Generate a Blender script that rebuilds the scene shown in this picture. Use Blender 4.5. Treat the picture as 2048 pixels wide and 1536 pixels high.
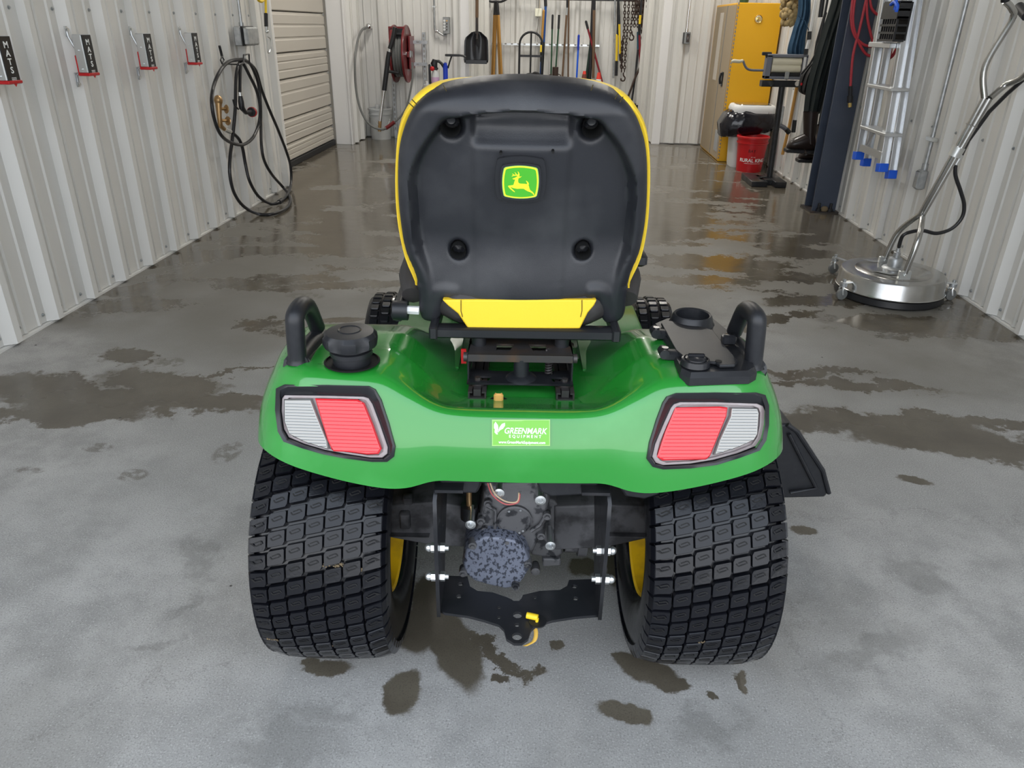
import bpy, bmesh, math, random
import numpy as np
from mathutils import Vector, Matrix
from mathutils.bvhtree import BVHTree
random.seed(7)
S = bpy.context.scene
for o in list(bpy.data.objects): bpy.data.objects.remove(o)
COL = S.collection
# ------------------------------------------------------------------ camera
F = 1482.0; PITCH = 25.8; YAW = 3.06; ROLL = 1.0; CH = 1.283
cam = bpy.data.cameras.new('camera'); camo = bpy.data.objects.new('camera', cam); COL.objects.link(camo)
cam.sensor_fit = 'HORIZONTAL'; cam.sensor_width = 36.0; cam.lens = F / 2048 * 36.0; cam.clip_start = .02; cam.clip_end = 500
RM = Matrix.Rotation(math.radians(YAW), 3, 'Z') @ Matrix.Rotation(math.radians(90 - PITCH), 3, 'X') @ Matrix.Rotation(math.radians(ROLL), 3, 'Z')
camo.matrix_world = Matrix.Translation((0, 0, CH)) @ RM.to_4x4()
S.camera = camo
S.view_settings.view_transform = 'Standard'; S.view_settings.look = 'None'
S.view_settings.gamma = 1.0; S.view_settings.use_curve_mapping = False
S.view_settings.exposure = EXPOSURE = 0.08
# ------------------------------------------------------------------ sky
W = bpy.data.worlds.new('sky'); S.world = W; W.use_nodes = True
wn = W.node_tree; wn.nodes.clear()
wo = wn.nodes.new('ShaderNodeOutputWorld'); wb = wn.nodes.new('ShaderNodeBackground')
wt = wn.nodes.new('ShaderNodeTexCoord'); ws = wn.nodes.new('ShaderNodeSeparateXYZ'); wr = wn.nodes.new('ShaderNodeValToRGB')
wn.links.new(wt.outputs['Generated'], ws.inputs[0]); wn.links.new(ws.outputs[2], wr.inputs[0])
wr.color_ramp.elements[0].position = 0.0; wr.color_ramp.elements[0].color = (.97, .98, 1, 1)
wr.color_ramp.elements[1].position = .8; wr.color_ramp.elements[1].color = (.76, .86, 1, 1)
wn.links.new(wr.outputs[0], wb.inputs[0]); wb.inputs[1].default_value = SKY = 3.2
wn.links.new(wb.outputs[0], wo.inputs[0])

# ------------------------------------------------------------------ placing: measured points to places in the room
CC = Vector((0, 0, CH))
def ray(px, py): return RM @ Vector(((px - 1024) / F, -(py - 768) / F, -1))
def WX(px, py, x): d = ray(px, py); return CC + d * (x / d.x)
def WY(px, py, y): d = ray(px, py); return CC + d * (y / d.y)
def WZ(px, py, z): d = ray(px, py); return CC + d * ((z - CH) / d.z)
# mower frame: x right, y forward, z up, origin on the ground under the rear axle
MROT = Matrix.Rotation(math.radians(YAW), 3, 'Z'); MOFF = Vector((.017, 1.344, 0))
MLOC = MROT @ MOFF
LC = MROT.transposed() @ CC - MOFF
def lray(px, py): return MROT.transposed() @ ray(px, py)
def LY(px, py, y): d = lray(px, py); return LC + d * ((y - LC.y) / d.y)
def LZ(px, py, z): d = lray(px, py); return LC + d * ((z - LC.z) / d.z)
def LPl(px, py, p0, n): d = lray(px, py); return LC + d * ((Vector(p0) - LC).dot(n) / d.dot(n))

# ------------------------------------------------------------------ materials
MT = {}
def mat(name, col, rough=.5, metal=0, coat=0, bump=None, var=None, spec=.5, emis=0, trans=0, ior=1.45, coatr=.05):
    m = bpy.data.materials.new(name); m.use_nodes = True; nt = m.node_tree
    b = nt.nodes['Principled BSDF']
    b.inputs['Base Color'].default_value = (*col, 1); b.inputs['Roughness'].default_value = rough
    b.inputs['Metallic'].default_value = metal; b.inputs['Coat Weight'].default_value = coat
    b.inputs['Coat Roughness'].default_value = coatr; b.inputs['Specular IOR Level'].default_value = spec
    b.inputs['Transmission Weight'].default_value = trans; b.inputs['IOR'].default_value = ior
    if emis: b.inputs['Emission Color'].default_value = (*col, 1); b.inputs['Emission Strength'].default_value = emis
    tc = nt.nodes.new('ShaderNodeTexCoord')
    def noise(sc, det=5, stretch=None):
        n = nt.nodes.new('ShaderNodeTexNoise'); n.inputs['Scale'].default_value = sc; n.inputs['Detail'].default_value = det
        if stretch:
            mp = nt.nodes.new('ShaderNodeMapping'); mp.inputs['Scale'].default_value = stretch
            nt.links.new(tc.outputs['Object'], mp.inputs[0]); nt.links.new(mp.outputs[0], n.inputs[0])
        else: nt.links.new(tc.outputs['Object'], n.inputs[0])
        return n
    if var:   # (scale, colour2, low, high[, stretch[, rough2]])
        n = noise(var[0], 6, var[4] if len(var) > 4 else None)
        r = nt.nodes.new('ShaderNodeMapRange'); r.inputs[1].default_value = var[2]; r.inputs[2].default_value = var[3]
        nt.links.new(n.outputs[0], r.inputs[0])
        mx = nt.nodes.new('ShaderNodeMixRGB'); mx.inputs[1].default_value = (*col, 1); mx.inputs[2].default_value = (*var[1], 1)
        nt.links.new(r.outputs[0], mx.inputs[0]); nt.links.new(mx.outputs[0], b.inputs['Base Color'])
        if len(var) > 5:
            r2 = nt.nodes.new('ShaderNodeMapRange'); r2.inputs[3].default_value = rough; r2.inputs[4].default_value = var[5]
            nt.links.new(r.outputs[0], r2.inputs[0]); nt.links.new(r2.outputs[0], b.inputs['Roughness'])
    if bump:
        n = noise(bump[0], 4, bump[2] if len(bump) > 2 else None)
        bn = nt.nodes.new('ShaderNodeBump'); bn.inputs['Strength'].default_value = bump[1]; bn.inputs['Distance'].default_value = .002
        nt.links.new(n.outputs[0], bn.inputs['Height']); nt.links.new(bn.outputs[0], b.inputs['Normal'])
    MT[name] = m
    return m
mat('wall_metal', (.72, .715, .69), .42, coat=.1, var=(3, (.66, .655, .63), .35, .75, (1, 1, .3)))
mat('seam', (.25, .24, .22), .7)
mat('wall_metal_dark', (.70, .70, .68), .45)
mat('trim_white', (.78, .78, .78), .4)
mat('door_beige', (.50, .47, .42), .5, bump=(120, .15))
mat('rubber', (.012, .0125, .014), .42, bump=(90, .2))
mat('rubber_door', (.02, .02, .022), .6)
mat('green', (.016, .235, .026), .24, coat=.9, coatr=.05, var=(7, (.035, .29, .05), .5, .8), bump=(14, .015))
mat('green_dark', (.02, .2, .03), .3, coat=.3)
mat('plastic_black', (.013, .014, .017), .38, bump=(900, .12), var=(60, (.02, .021, .024), .45, .8))
mat('plastic_shell', (.017, .018, .022), .34, bump=(800, .15), var=(9, (.036, .037, .041), .45, .7))
mat('plastic_gloss', (.016, .017, .02), .25)
mat('tire', (.006, .0065, .009), .24, bump=(150, .12), spec=.38)
mat('tire_base', (.004, .004, .006), .18, bump=(60, .3), spec=.5)
mat('sipe', (.003, .003, .003), .7)
mat('mud', (.16, .12, .07), .95, bump=(200, .8))
mat('yellow_rim', (.72, .44, .01), .35, var=(18, (.38, .23, .02), .45, .75))
mat('yellow_seat', (.88, .60, .03), .5, bump=(1400, .25))
mat('seat_black', (.035, .032, .032), .55, bump=(900, .3))
mat('stitch', (.06, .045, .01), .8)
mat('steel_black', (.017, .018, .021), .33, metal=.2, bump=(40, .1), var=(12, (.04, .038, .04), .5, .8, (1, 1, 1), .5))
mat('steel_worn', (.06, .055, .055), .45, metal=.5, var=(25, (.10, .065, .045), .5, .75))
mat('cast_metal', (.11, .11, .115), .55, metal=.35, bump=(60, .5), var=(45, (.028, .029, .033), .52, .60))
mat('cast_cover', (.14, .155, .20), .5, metal=.25, bump=(90, .3), var=(140, (.035, .04, .055), .52, .56, (1, 1, .7)))
mat('cast_axle', (.075, .075, .08), .6, bump=(50, .4), var=(20, (.022, .022, .024), .45, .6))
mat('zinc', (.72, .74, .74), .28, metal=.9)
mat('zinc_dull', (.5, .52, .53), .42, metal=.8, var=(30, (.36, .38, .4), .4, .7))
mat('aluminum', (.66, .68, .70), .34, metal=.85, bump=(200, .05, (1, 1, .05)))
mat('stainless', (.50, .50, .49), .24, metal=1, bump=(120, .05), var=(6, (.38, .38, .37), .45, .7))
mat('chrome', (.75, .75, .75), .12, metal=1)
mat('orange_rust', (.32, .12, .01), .6, bump=(80, .6), var=(40, (.10, .045, .01), .45, .6))
mat('orange_knob', (.75, .42, .12), .45)
mat('lens_red', (.62, .018, .028), .16, coat=.6, bump=None)
mat('lens_clear', (.24, .24, .23), .18, metal=.6, coat=.6)
mat('lens_rim', (.26, .21, .21), .35, coat=.4, var=(40, (.3, .27, .27), .4, .7))
mat('emblem_green', (.06, .42, .02), .3, coat=.5)
mat('emblem_light', (.30, .62, .12), .3, coat=.5)
mat('emblem_yellow', (.90, .80, .03), .35)
mat('sticker_green', (.16, .46, .05), .35)
mat('sticker_edge', (.30, .58, .16), .4)
mat('white_print', (.9, .92, .9), .5)
mat('white_plastic', (.72, .73, .73), .45)
mat('white_translucent', (.52, .54, .55), .4, var=(4, (.5, .5, .48), .4, .7))
mat('pink_fluid', (.50, .32, .48), .3, coat=.4)
mat('red_plastic', (.50, .008, .012), .38, coat=.2)
mat('red_metal', (.16, .010, .014), .4, coat=.4)
mat('red_hose', (.42, .03, .045), .5)
mat('red_wood', (.22, .01, .02), .5)
mat('black_bag', (.006, .006, .011), .2, bump=(35, .9), coat=.3)
mat('cabinet_yellow', (.80, .42, .008), .42, bump=(300, .06))
mat('carton', (.36, .29, .20), .8, bump=(100, .1))
mat('tape', (.55, .50, .43), .3)
mat('label_grey', (.35, .36, .37), .5)
mat('steel_blue', (.042, .055, .085), .42, bump=(20, .08), var=(5, (.055, .068, .1), .4, .7))
mat('brass', (.42, .27, .13), .35, metal=.85)
mat('brass_bright', (.75, .55, .2), .25, metal=.9)
mat('hose_black', (.018, .018, .02), .32)
mat('hose_grey', (.16, .165, .16), .5)
mat('grey_box', (.28, .29, .29), .4, metal=.4)
mat('grey_paint', (.17, .18, .21), .45, metal=.3)
mat('wood', (.42, .22, .05), .6, bump=(60, .2, (1, 1, .1)))
mat('wood_dark', (.14, .085, .05), .7)
mat('yellow_plastic', (.80, .56, .02), .45)
mat('blue_plastic', (.01, .04, .42), .4)
mat('blue_bright', (.01, .11, .72), .4)
mat('blue_metal', (.012, .07, .28), .4)
mat('teal_metal', (.02, .09, .14), .5)
mat('green_metal', (.03, .085, .045), .5)
mat('green_deep', (.008, .03, .02), .5)
mat('iron_rust', (.055, .035, .028), .7, metal=.3, bump=(60, .5))
mat('cone_red', (.75, .05, .03), .5)
mat('cone_rust', (.17, .04, .025), .6)
mat('cone_white', (.78, .76, .70), .5)
mat('white_box', (.85, .85, .70), .5)
mat('roller', (.66, .62, .48), .5)
mat('denim', (.02, .06, .115), .85, bump=(500, .5), var=(12, (.035, .09, .16), .4, .7))
mat('wader', (.010, .016, .016), .7, bump=(25, .6))
mat('boot', (.020, .013, .011), .3, bump=(30, .1))
mat('sponge', (.42, .31, .15), .95, bump=(120, 1.0))
mat('netting', (.01, .01, .011), .6)
mat('paper_beige', (.55, .45, .28), .8)
mat('lamp_white', (1, .96, .88), .5, emis=3.0)
mat('roof_metal', (.40, .40, .39), .5)
mat('wire_red', (.50, .12, .12), .5); mat('wire_tan', (.6, .45, .3), .5)
mat('strap', (.62, .38, .06), .7)

# ------------------------------------------------------------------ mesh builder
def frame_of(ax):
    ax = Vector(ax).normalized(); t = Vector((0, 0, 1)) if abs(ax.z) < .9 else Vector((1, 0, 0))
    u = t.cross(ax).normalized(); return u, ax.cross(u), ax
def catmull(pts, n=8, closed=False):
    pts = [Vector(p) for p in pts]; out = []; N = len(pts)
    rng = range(N if closed else N - 1)
    for i in rng:
        p0 = pts[(i - 1) % N] if closed or i > 0 else pts[0]; p1 = pts[i]; p2 = pts[(i + 1) % N]
        p3 = pts[(i + 2) % N] if closed or i + 2 < N else pts[-1]
        for k in range(n):
            t = k / n
            out.append(.5 * ((2 * p1) + (p2 - p0) * t + (2 * p0 - 5 * p1 + 4 * p2 - p3) * t * t + (3 * p1 - p0 - 3 * p2 + p3) * t ** 3))
    if not closed: out.append(pts[-1])
    return out
class MB:
    def __init__(s): s.v = []; s.f = []; s.mi = []; s.cur = 0
    def add(s, vs, fs):
        o = len(s.v); s.v += [tuple(v) for v in vs]
        for f in fs: s.f.append([i + o for i in f]); s.mi.append(s.cur)
        return s
    def box(s, lo, hi, M=None):
        vs = [Vector((x, y, z)) for z in (lo[2], hi[2]) for y in (lo[1], hi[1]) for x in (lo[0], hi[0])]
        if M is not None: vs = [M @ v for v in vs]
        return s.add(vs, [(0, 2, 3, 1), (4, 5, 7, 6), (0, 1, 5, 4), (2, 6, 7, 3), (0, 4, 6, 2), (1, 3, 7, 5)])
    def bbox(s, lo, hi, b=.004, M=None):     # box with chamfered edges
        x0, y0, z0 = lo; x1, y1, z1 = hi; rings = []
        def ring(ix, iz, z):
            a, c, d, e = x0 + ix, x1 - ix, y0 + ix, y1 - ix; k = b
            return [Vector(p) for p in ((a + k, d, z), (c - k, d, z), (c, d + k, z), (c, e - k, z), (c - k, e, z), (a + k, e, z), (a, e - k, z), (a, d + k, z))]
        R = [ring(b, 0, z0), ring(0, 0, z0 + b), ring(0, 0, z1 - b), ring(b, 0, z1)]
        vs = [v for r in R for v in r]
        if M is not None: vs = [M @ v for v in vs]
        fs = [list(range(7, -1, -1)), list(range(24, 32))]
        for k in range(3):
            for i in range(8): fs.append((k * 8 + i, k * 8 + (i + 1) % 8, k * 8 + 8 + (i + 1) % 8, k * 8 + 8 + i))
        return s.add(vs, fs)
    def tube(s, pts, r, n=8, cap=True, closed=False):
        pts = [Vector(p) for p in pts]; N = len(pts); rr = r if isinstance(r, (list, tuple)) else [r] * N
        up = None; vs = []
        for i, p in enumerate(pts):
            if closed: d = pts[(i + 1) % N] - pts[i - 1]
            else: d = pts[min(i + 1, N - 1)] - pts[max(i - 1, 0)]
            d.normalize()
            if up is None: up = frame_of(d)[0]
            up = (up - d * up.dot(d))
            if up.length < 1e-6: up = frame_of(d)[0]
            up.normalize(); w = d.cross(up)
            for k in range(n):
                a = 2 * math.pi * k / n; vs.append(p + (up * math.cos(a) + w * math.sin(a)) * rr[i])
        fs = []
        for i in range(N if closed else N - 1):
            j = (i + 1) % N
            for k in range(n): fs.append((i * n + k, i * n + (k + 1) % n, j * n + (k + 1) % n, j * n + k))
        if cap and not closed: fs.append(list(range(n - 1, -1, -1))); fs.append([(N - 1) * n + k for k in range(n)])
        return s.add(vs, fs)
    def cyl(s, a, b, r, n=16, r2=None): return s.tube([a, b], [r, r if r2 is None else r2], n)
    def lathe(s, prof, o, ax, n=24, a0=0, a1=2 * math.pi):    # prof: (radius, height)
        u, w, ax = frame_of(ax); o = Vector(o); vs = []; full = abs(a1 - a0 - 2 * math.pi) < 1e-6
        m = n if full else n + 1
        for r, h in prof:
            for k in range(m):
                a = a0 + (a1 - a0) * k / n; vs.append(o + ax * h + (u * math.cos(a) + w * math.sin(a)) * r)
        fs = []
        for i in range(len(prof) - 1):
            for k in range(n):
                k2 = (k + 1) % m; fs.append((i * m + k, i * m + k2, (i + 1) * m + k2, (i + 1) * m + k))
        return s.add(vs, fs)
    def prism(s, poly, o, u, w, t):         # poly in (u, w), thickness t along u x w (from o)
        u = Vector(u).normalized(); w = Vector(w).normalized(); nn = u.cross(w); o = Vector(o); n = len(poly)
        vs = [o + u * p[0] + w * p[1] for p in poly] + [o + u * p[0] + w * p[1] + nn * t for p in poly]
        return s.add(vs, [list(range(n - 1, -1, -1)), list(range(n, 2 * n))] + [(i, (i + 1) % n, (i + 1) % n + n, i + n) for i in range(n)])
    def ringprism(s, po, pi, depth):         # two 3D loops of equal length, wall between them pushed by vector depth
        n = len(po); d = Vector(depth); vs = [Vector(p) for p in po] + [Vector(p) for p in pi] + [Vector(p) + d for p in po] + [Vector(p) + d for p in pi]
        fs = []
        for i in range(n):
            j = (i + 1) % n
            fs += [(i, n + i, n + j, j), (2 * n + i, 2 * n + j, 3 * n + j, 3 * n + i), (i, j, 2 * n + j, 2 * n + i), (n + i, 3 * n + i, 3 * n + j, n + j)]
        return s.add(vs, fs)
    def sphere(s, c, r, sx=1, sy=1, sz=1, n=12):
        c = Vector(c); vs = []; m = n // 2
        for i in range(m + 1):
            t = math.pi * i / m
            for k in range(n):
                a = 2 * math.pi * k / n; vs.append(c + Vector((math.sin(t) * math.cos(a) * sx, math.sin(t) * math.sin(a) * sy, math.cos(t) * sz)) * r)
        return s.add(vs, [(i * n + k, (i + 1) * n + k, (i + 1) * n + (k + 1) % n, i * n + (k + 1) % n) for i in range(m) for k in range(n)])
    def grid(s, P):                          # rows of equal length
        n = len(P[0]); return s.add([p for r in P for p in r], [(i * n + k, i * n + k + 1, (i + 1) * n + k + 1, (i + 1) * n + k) for i in range(len(P) - 1) for k in range(n - 1)])
    def build(s, name, m, parent=None, smooth=40, local=False, recalc=True, sub=0, bevel=0, solid=0):
        off = Vector((0, 0, 0))
        if parent is not None and not local:
            q = parent
            while q is not None: off += q.location; q = q.parent
        me = bpy.data.meshes.new(name)
        me.from_pydata([(v[0] - off.x, v[1] - off.y, v[2] - off.z) for v in s.v], [], s.f)
        for mm in (m if isinstance(m, (list, tuple)) else [m]): me.materials.append(MT[mm])
        for p, i in zip(me.polygons, s.mi): p.material_index = i
        if recalc:
            bm = bmesh.new(); bm.from_mesh(me); bmesh.ops.remove_doubles(bm, verts=bm.verts, dist=1e-6)
            bmesh.ops.recalc_face_normals(bm, faces=bm.faces); bm.to_mesh(me); bm.free()
        if smooth:
            for p in me.polygons: p.use_smooth = True
            me.set_sharp_from_angle(angle=math.radians(smooth))
        o = bpy.data.objects.new(name, me); COL.objects.link(o)
        if parent is not None: o.parent = parent
        if solid:
            md = o.modifiers.new('solid', 'SOLIDIFY'); md.thickness = solid; md.offset = 0
        if bevel:
            md = o.modifiers.new('bevel', 'BEVEL'); md.width = bevel; md.segments = 2; md.limit_method = 'ANGLE'; md.angle_limit = math.radians(50)
        if sub:
            md = o.modifiers.new('sub', 'SUBSURF'); md.levels = sub; md.render_levels = sub
        return o
def tag(o, label, cat, group=None):
    o['label'] = label; o['category'] = cat
    if group: o['group'] = group
    return o
def thing(name, label, cat, loc=(0, 0, 0), group=None, rz=0):
    o = bpy.data.objects.new(name, None); o.empty_display_size = .05; COL.objects.link(o); o.location = loc; o.rotation_euler.z = rz
    return tag(o, label, cat, group)
def struct(name, loc=(0, 0, 0)):
    o = bpy.data.objects.new(name, None); COL.objects.link(o); o.location = loc; o['kind'] = 'structure'; return o
def text_mesh(txt, size, m, parent, o, u, w, name='lettering', bold=0, ext=.0003, space=1.0, alignx='CENTER', sx=1.0, rel=True):
    cu = bpy.data.curves.new(name, 'FONT'); cu.body = txt; cu.size = size; cu.align_x = alignx; cu.align_y = 'CENTER'
    cu.extrude = ext; cu.offset = bold; cu.space_character = space; cu.resolution_u = 3
    t = bpy.data.objects.new(name + '_tmp', cu); COL.objects.link(t)
    dg = bpy.context.evaluated_depsgraph_get(); me = bpy.data.meshes.new_from_object(t.evaluated_get(dg))
    bpy.data.objects.remove(t); bpy.data.curves.remove(cu)
    u = Vector(u).normalized(); w = Vector(w).normalized(); n = u.cross(w); o = Vector(o)
    if rel:
        q = parent
        while q is not None: o = o - q.location; q = q.parent
    for v in me.vertices: v.co = o + u * v.co.x * sx + w * v.co.y + n * v.co.z
    me.name = name; me.materials.clear(); me.materials.append(MT[m])
    ob = bpy.data.objects.new(name, me); COL.objects.link(ob); ob.parent = parent
    return ob
def sstep(a, b, x):
    t = min(1, max(0, (x - a) / (b - a))); return t * t * (3 - 2 * t)
def interp(x, xs, ys): return float(np.interp(x, xs, ys))
# ------------------------------------------------------------------ room
XL, XR, YB, YA = -2.335, 2.233, 9.63, 12.3          # left wall, right wall, back wall, recess back
AL, AR = -1.09, 1.15; ZC = 3.7; Y0 = -.1
# floor with procedural concrete and wet stains
def floor_material():
    m = bpy.data.materials.new('concrete'); m.use_nodes = True; nt = m.node_tree; N = nt.nodes; L = nt.links
    b = N['Principled BSDF']; geo = N.new('ShaderNodeNewGeometry')
    def math_(op, a, c=None, d=None, clamp=False):
        n = N.new('ShaderNodeMath'); n.operation = op; n.use_clamp = clamp
        for i, v in enumerate((a, c, d)):
            if v is None: continue
            if isinstance(v, (int, float)): n.inputs[i].default_value = v
            else: L.new(v, n.inputs[i])
        return n.outputs[0]
    def noise(sc, det=6, st=None, rough=.5, src=None):
        n = N.new('ShaderNodeTexNoise'); n.inputs['Scale'].default_value = sc; n.inputs['Detail'].default_value = det; n.inputs['Roughness'].default_value = rough
        s = src or geo.outputs['Position']
        if st:
            mp = N.new('ShaderNodeMapping'); mp.inputs['Scale'].default_value = st; L.new(s, mp.inputs[0]); s = mp.outputs[0]
        L.new(s, n.inputs[0]); return n
    def mrange(v, a, c, d=0, e=1, smooth=True):
        n = N.new('ShaderNodeMapRange'); n.interpolation_type = 'SMOOTHSTEP' if smooth else 'LINEAR'
        L.new(v, n.inputs[0]); n.inputs[1].default_value = a; n.inputs[2].default_value = c; n.inputs[3].default_value = d; n.inputs[4].default_value = e
        return n.outputs[0]
    def mix(f, a, c):
        n = N.new('ShaderNodeMixRGB')
        if isinstance(f, (int, float)): n.inputs[0].default_value = f
        else: L.new(f, n.inputs[0])
        for i, v in ((1, a), (2, c)):
            if isinstance(v, tuple): n.inputs[i].default_value = (*v, 1)
            else: L.new(v, n.inputs[i])
        return n.outputs[0]
    wob = noise(6, 9, rough=.72); sub = N.new('ShaderNodeVectorMath'); sub.operation = 'SUBTRACT'; L.new(wob.outputs['Color'], sub.inputs[0]); sub.inputs[1].default_value = (.5, .5, .5)
    scl = N.new('ShaderNodeVectorMath'); scl.operation = 'SCALE'; L.new(sub.outputs[0], scl.inputs[0]); scl.inputs[3].default_value = .40
    wp = N.new('ShaderNodeVectorMath'); wp.operation = 'ADD'; L.new(geo.outputs['Position'], wp.inputs[0]); L.new(scl.outputs[0], wp.inputs[1])
    # stains: (measured place, half sizes in metres, turn)
    B = [((900, 1285), .055, .16, .5), ((960, 1300), .17, .03, -.45), ((840, 1250), .05, .10, 0), ((805, 1385), .035, .055, .1), ((655, 1338), .055, .024, 0), ((625, 1325), .02, .015, 0),
         ((1290, 1340), .08, .035, -.5), ((1245, 1315), .03, .012, 0), ((1245, 1425), .055, .026, -.2), ((1490, 1362), .014, .03, 0), ((1340, 1370), .04, .02, 0), ((1003, 1358), .022, .01, 0),
         ((1425, 1390), .012, .01, 0), ((1610, 1062), .04, .025, 0), ((1830, 960), .05, .022, -.3), ((1122, 1290), .016, .016, 0), ((1165, 1135), .04, .04, 0), ((860, 1200), .05, .10, 0), ((1228, 1120), .03, .12, 0),
         ((330, 805), .46, .085, .05), ((330, 765), .26, .12, -.2), ((180, 800), .35, .10, .1), ((250, 715), .13, .09, 0), ((120, 830), .30, .06, .1), ((90, 770), .25, .11, 0), ((480, 740), .20, .022, .45), ((470, 795), .22, .04, .2),
         ((1750, 850), .45, .10, -.1), ((1950, 890), .45, .10, -.12), ((1700, 770), .40, .05, -.1), ((1620, 745), .3, .035, 0), ((1870, 840), .40, .06, 0),
         ((1560, 640), .35, .05, .5), ((1700, 600), .5, .10, .2), ((1880, 655), .55, .13, -.1), ((1390, 560), .35, .08, 0), ((1650, 560), .5, .09, 0), ((1460, 520), .25, .05, .4),
         ((700, 570), .35, .08, .2), ((260, 610), .25, .12, .3), ((560, 640), .2, .02, .5), ((680, 640), .12, .04, .3), ((620, 500), .55, .07, 0), ((450, 560), .35, .035, .15), ((330, 520), .3, .08, 0), ((1120, 650), .5, .1, 0)]
    tot = None
    for (pp, sx, sy, a) in B:
        c = WZ(pp[0], pp[1], 0)
        mp = N.new('ShaderNodeMapping'); mp.vector_type = 'TEXTURE'; mp.inputs['Location'].default_value = (c.x, c.y, 0); mp.inputs['Rotation'].default_value = (0, 0, a); mp.inputs['Scale'].default_value = (sx, sy, 1)
        src = wp.outputs[0] if sx > .12 else None
        if src is None:
            s2 = N.new('ShaderNodeVectorMath'); s2.operation = 'SCALE'; L.new(sub.outputs[0], s2.inputs[0]); s2.inputs[3].default_value = .10
            a2 = N.new('ShaderNodeVectorMath'); a2.operation = 'ADD'; L.new(geo.outputs['Position'], a2.inputs[0]); L.new(s2.outputs[0], a2.inputs[1]); src = a2.outputs[0]
        L.new(src, mp.inputs[0]); ln = N.new('ShaderNodeVectorMath'); ln.operation = 'LENGTH'; L.new(mp.outputs[0], ln.inputs[0])
        v = mrange(ln.outputs['Value'], .85, 1.12, 1, 0)
        tot = v if tot is None else math_('MAXIMUM', tot, v)
    # soft smudges and tyre tread prints
    def blob(pp, sx, sy, a, src, e0, e1):
        c = WZ(pp[0], pp[1], 0); mp = N.new('ShaderNodeMapping'); mp.vector_type = 'TEXTURE'; mp.inputs['Location'].default_value = (c.x, c.y, 0); mp.inputs['Rotation'].default_value = (0, 0, a); mp.inputs['Scale'].default_value = (sx, sy, 1)
        L.new(src, mp.inputs[0]); ln = N.new('ShaderNodeVectorMath'); ln.operation = 'LENGTH'; L.new(mp.outputs[0], ln.inputs[0]); return mrange(ln.outputs['Value'], e0, e1, 1, 0)
    smud = None
    for pp, sx, sy, a in (((395, 1120), .05, .10, .3), ((372, 1205), .035, .05, 0), ((640, 1440), .12, .04, 0), ((1420, 1450), .10, .05, .4), ((300, 1290), .05, .02, .5), ((560, 1500), .15, .05, 0), ((1850, 1150), .10, .06, 0), ((1750, 1300), .14, .05, .3)):
        v = blob(pp, sx, sy, a, wp.outputs[0], .3, 1.3); smud = v if smud is None else math_('MAXIMUM', smud, v)
    br = N.new('ShaderNodeTexBrick'); br.inputs['Scale'].default_value = 26; br.inputs['Mortar Size'].default_value = .028; br.inputs['Color1'].default_value = br.inputs['Color2'].default_value = (1, 1, 1, 1); br.inputs['Mortar'].default_value = (0, 0, 0, 1); L.new(wp.outputs[0], br.inputs[0])
    prt = None
    for pp, sx, sy, a in (((455, 905), .045, .07, 0), ((265, 950), .05, .035, 0), ((195, 895), .05, .03, 0), ((340, 725), .06, .05, 0), ((60, 940), .05, .02, 0), ((610, 592), .10, .06, 0)):
        v = blob(pp, sx, sy, a, geo.outputs['Position'], .8, 1.15); prt = v if prt is None else math_('MAXIMUM', prt, v)
    prt = math_('MULTIPLY', math_('MULTIPLY', prt, br.outputs['Color']), mrange(noise(30, 3).outputs[0], .40, .55, 0, .75))
    # far part of the slab was hosed down: streaky film of water across it
    sep = N.new('ShaderNodeSeparateXYZ'); L.new(geo.outputs['Position'], sep.inputs[0])
    st = noise(1.0, 9, (1.1, 2.6, 1), .62, wp.outputs[0]); far = mrange(sep.outputs[1], 2.7, 6.0, 0, 1)
    vb = math_('ADD', st.outputs[0], math_('MULTIPLY', far, .20))
    streak = math_('MULTIPLY', mrange(vb, .60, .65), mrange(sep.outputs[1], 2.6, 3.1))
    wall1 = mrange(sep.outputs[0], XL + .5, XL + .1); wall2 = mrange(sep.outputs[0], XR - .55, XR - .1)
    edge = math_('MULTIPLY', math_('MAXIMUM', wall1, wall2), math_('MULTIPLY', mrange(noise(2.2, 6).outputs[0], .44, .5), mrange(sep.outputs[1], 2.9, 3.3)))
    wet = math_('MAXIMUM', math_('MAXIMUM', tot, streak), edge)
    damp = mrange(math_('ADD', noise(.8, 5).outputs[0], math_('MULTIPLY', mrange(sep.outputs[1], 1.6, 5.5), .34)), .45, .82)
    fine = noise(260, 3, rough=.7); mott = noise(5, 7, rough=.65); big = noise(1.1, 4)
    dry = mix(mrange(mott.outputs[0], .35, .7), (.40, .395, .38), (.255, .252, .243))
    dry = mix(mrange(big.outputs[0], .35, .7), dry, (.30, .298, .288))
    dry = mix(mrange(fine.outputs[0], .52, .72), dry, (.165, .163, .158)); dry = mix(mrange(fine.outputs[0], .45, .30), dry, (.50, .495, .48))
    dry = mix(math_('MULTIPLY', damp, .95), dry, (.158, .149, .129))
    dry = mix(math_('MULTIPLY', smud, .42), dry, (.13, .128, .12)); dry = mix(prt, dry, (.10, .088, .068))
    wetc = mix(mrange(mott.outputs[0], .3, .7), (.088, .075, .056), (.125, .110, .084))
    wetc = mix(mrange(fine.outputs[0], .5, .7), wetc, (.07, .062, .05))
    # dark specks of dirt
    vo = N.new('ShaderNodeTexVoronoi'); vo.inputs['Scale'].default_value = 5.5; L.new(geo.outputs['Position'], vo.inputs[0])
    spk = math_('MULTIPLY', mrange(vo.outputs['Distance'], .035, .02), mrange(noise(1.7, 2).outputs[0], .46, .5))
    colr = mix(wet, dry, wetc); colr = mix(spk, colr, (.03, .027, .022))
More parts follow.
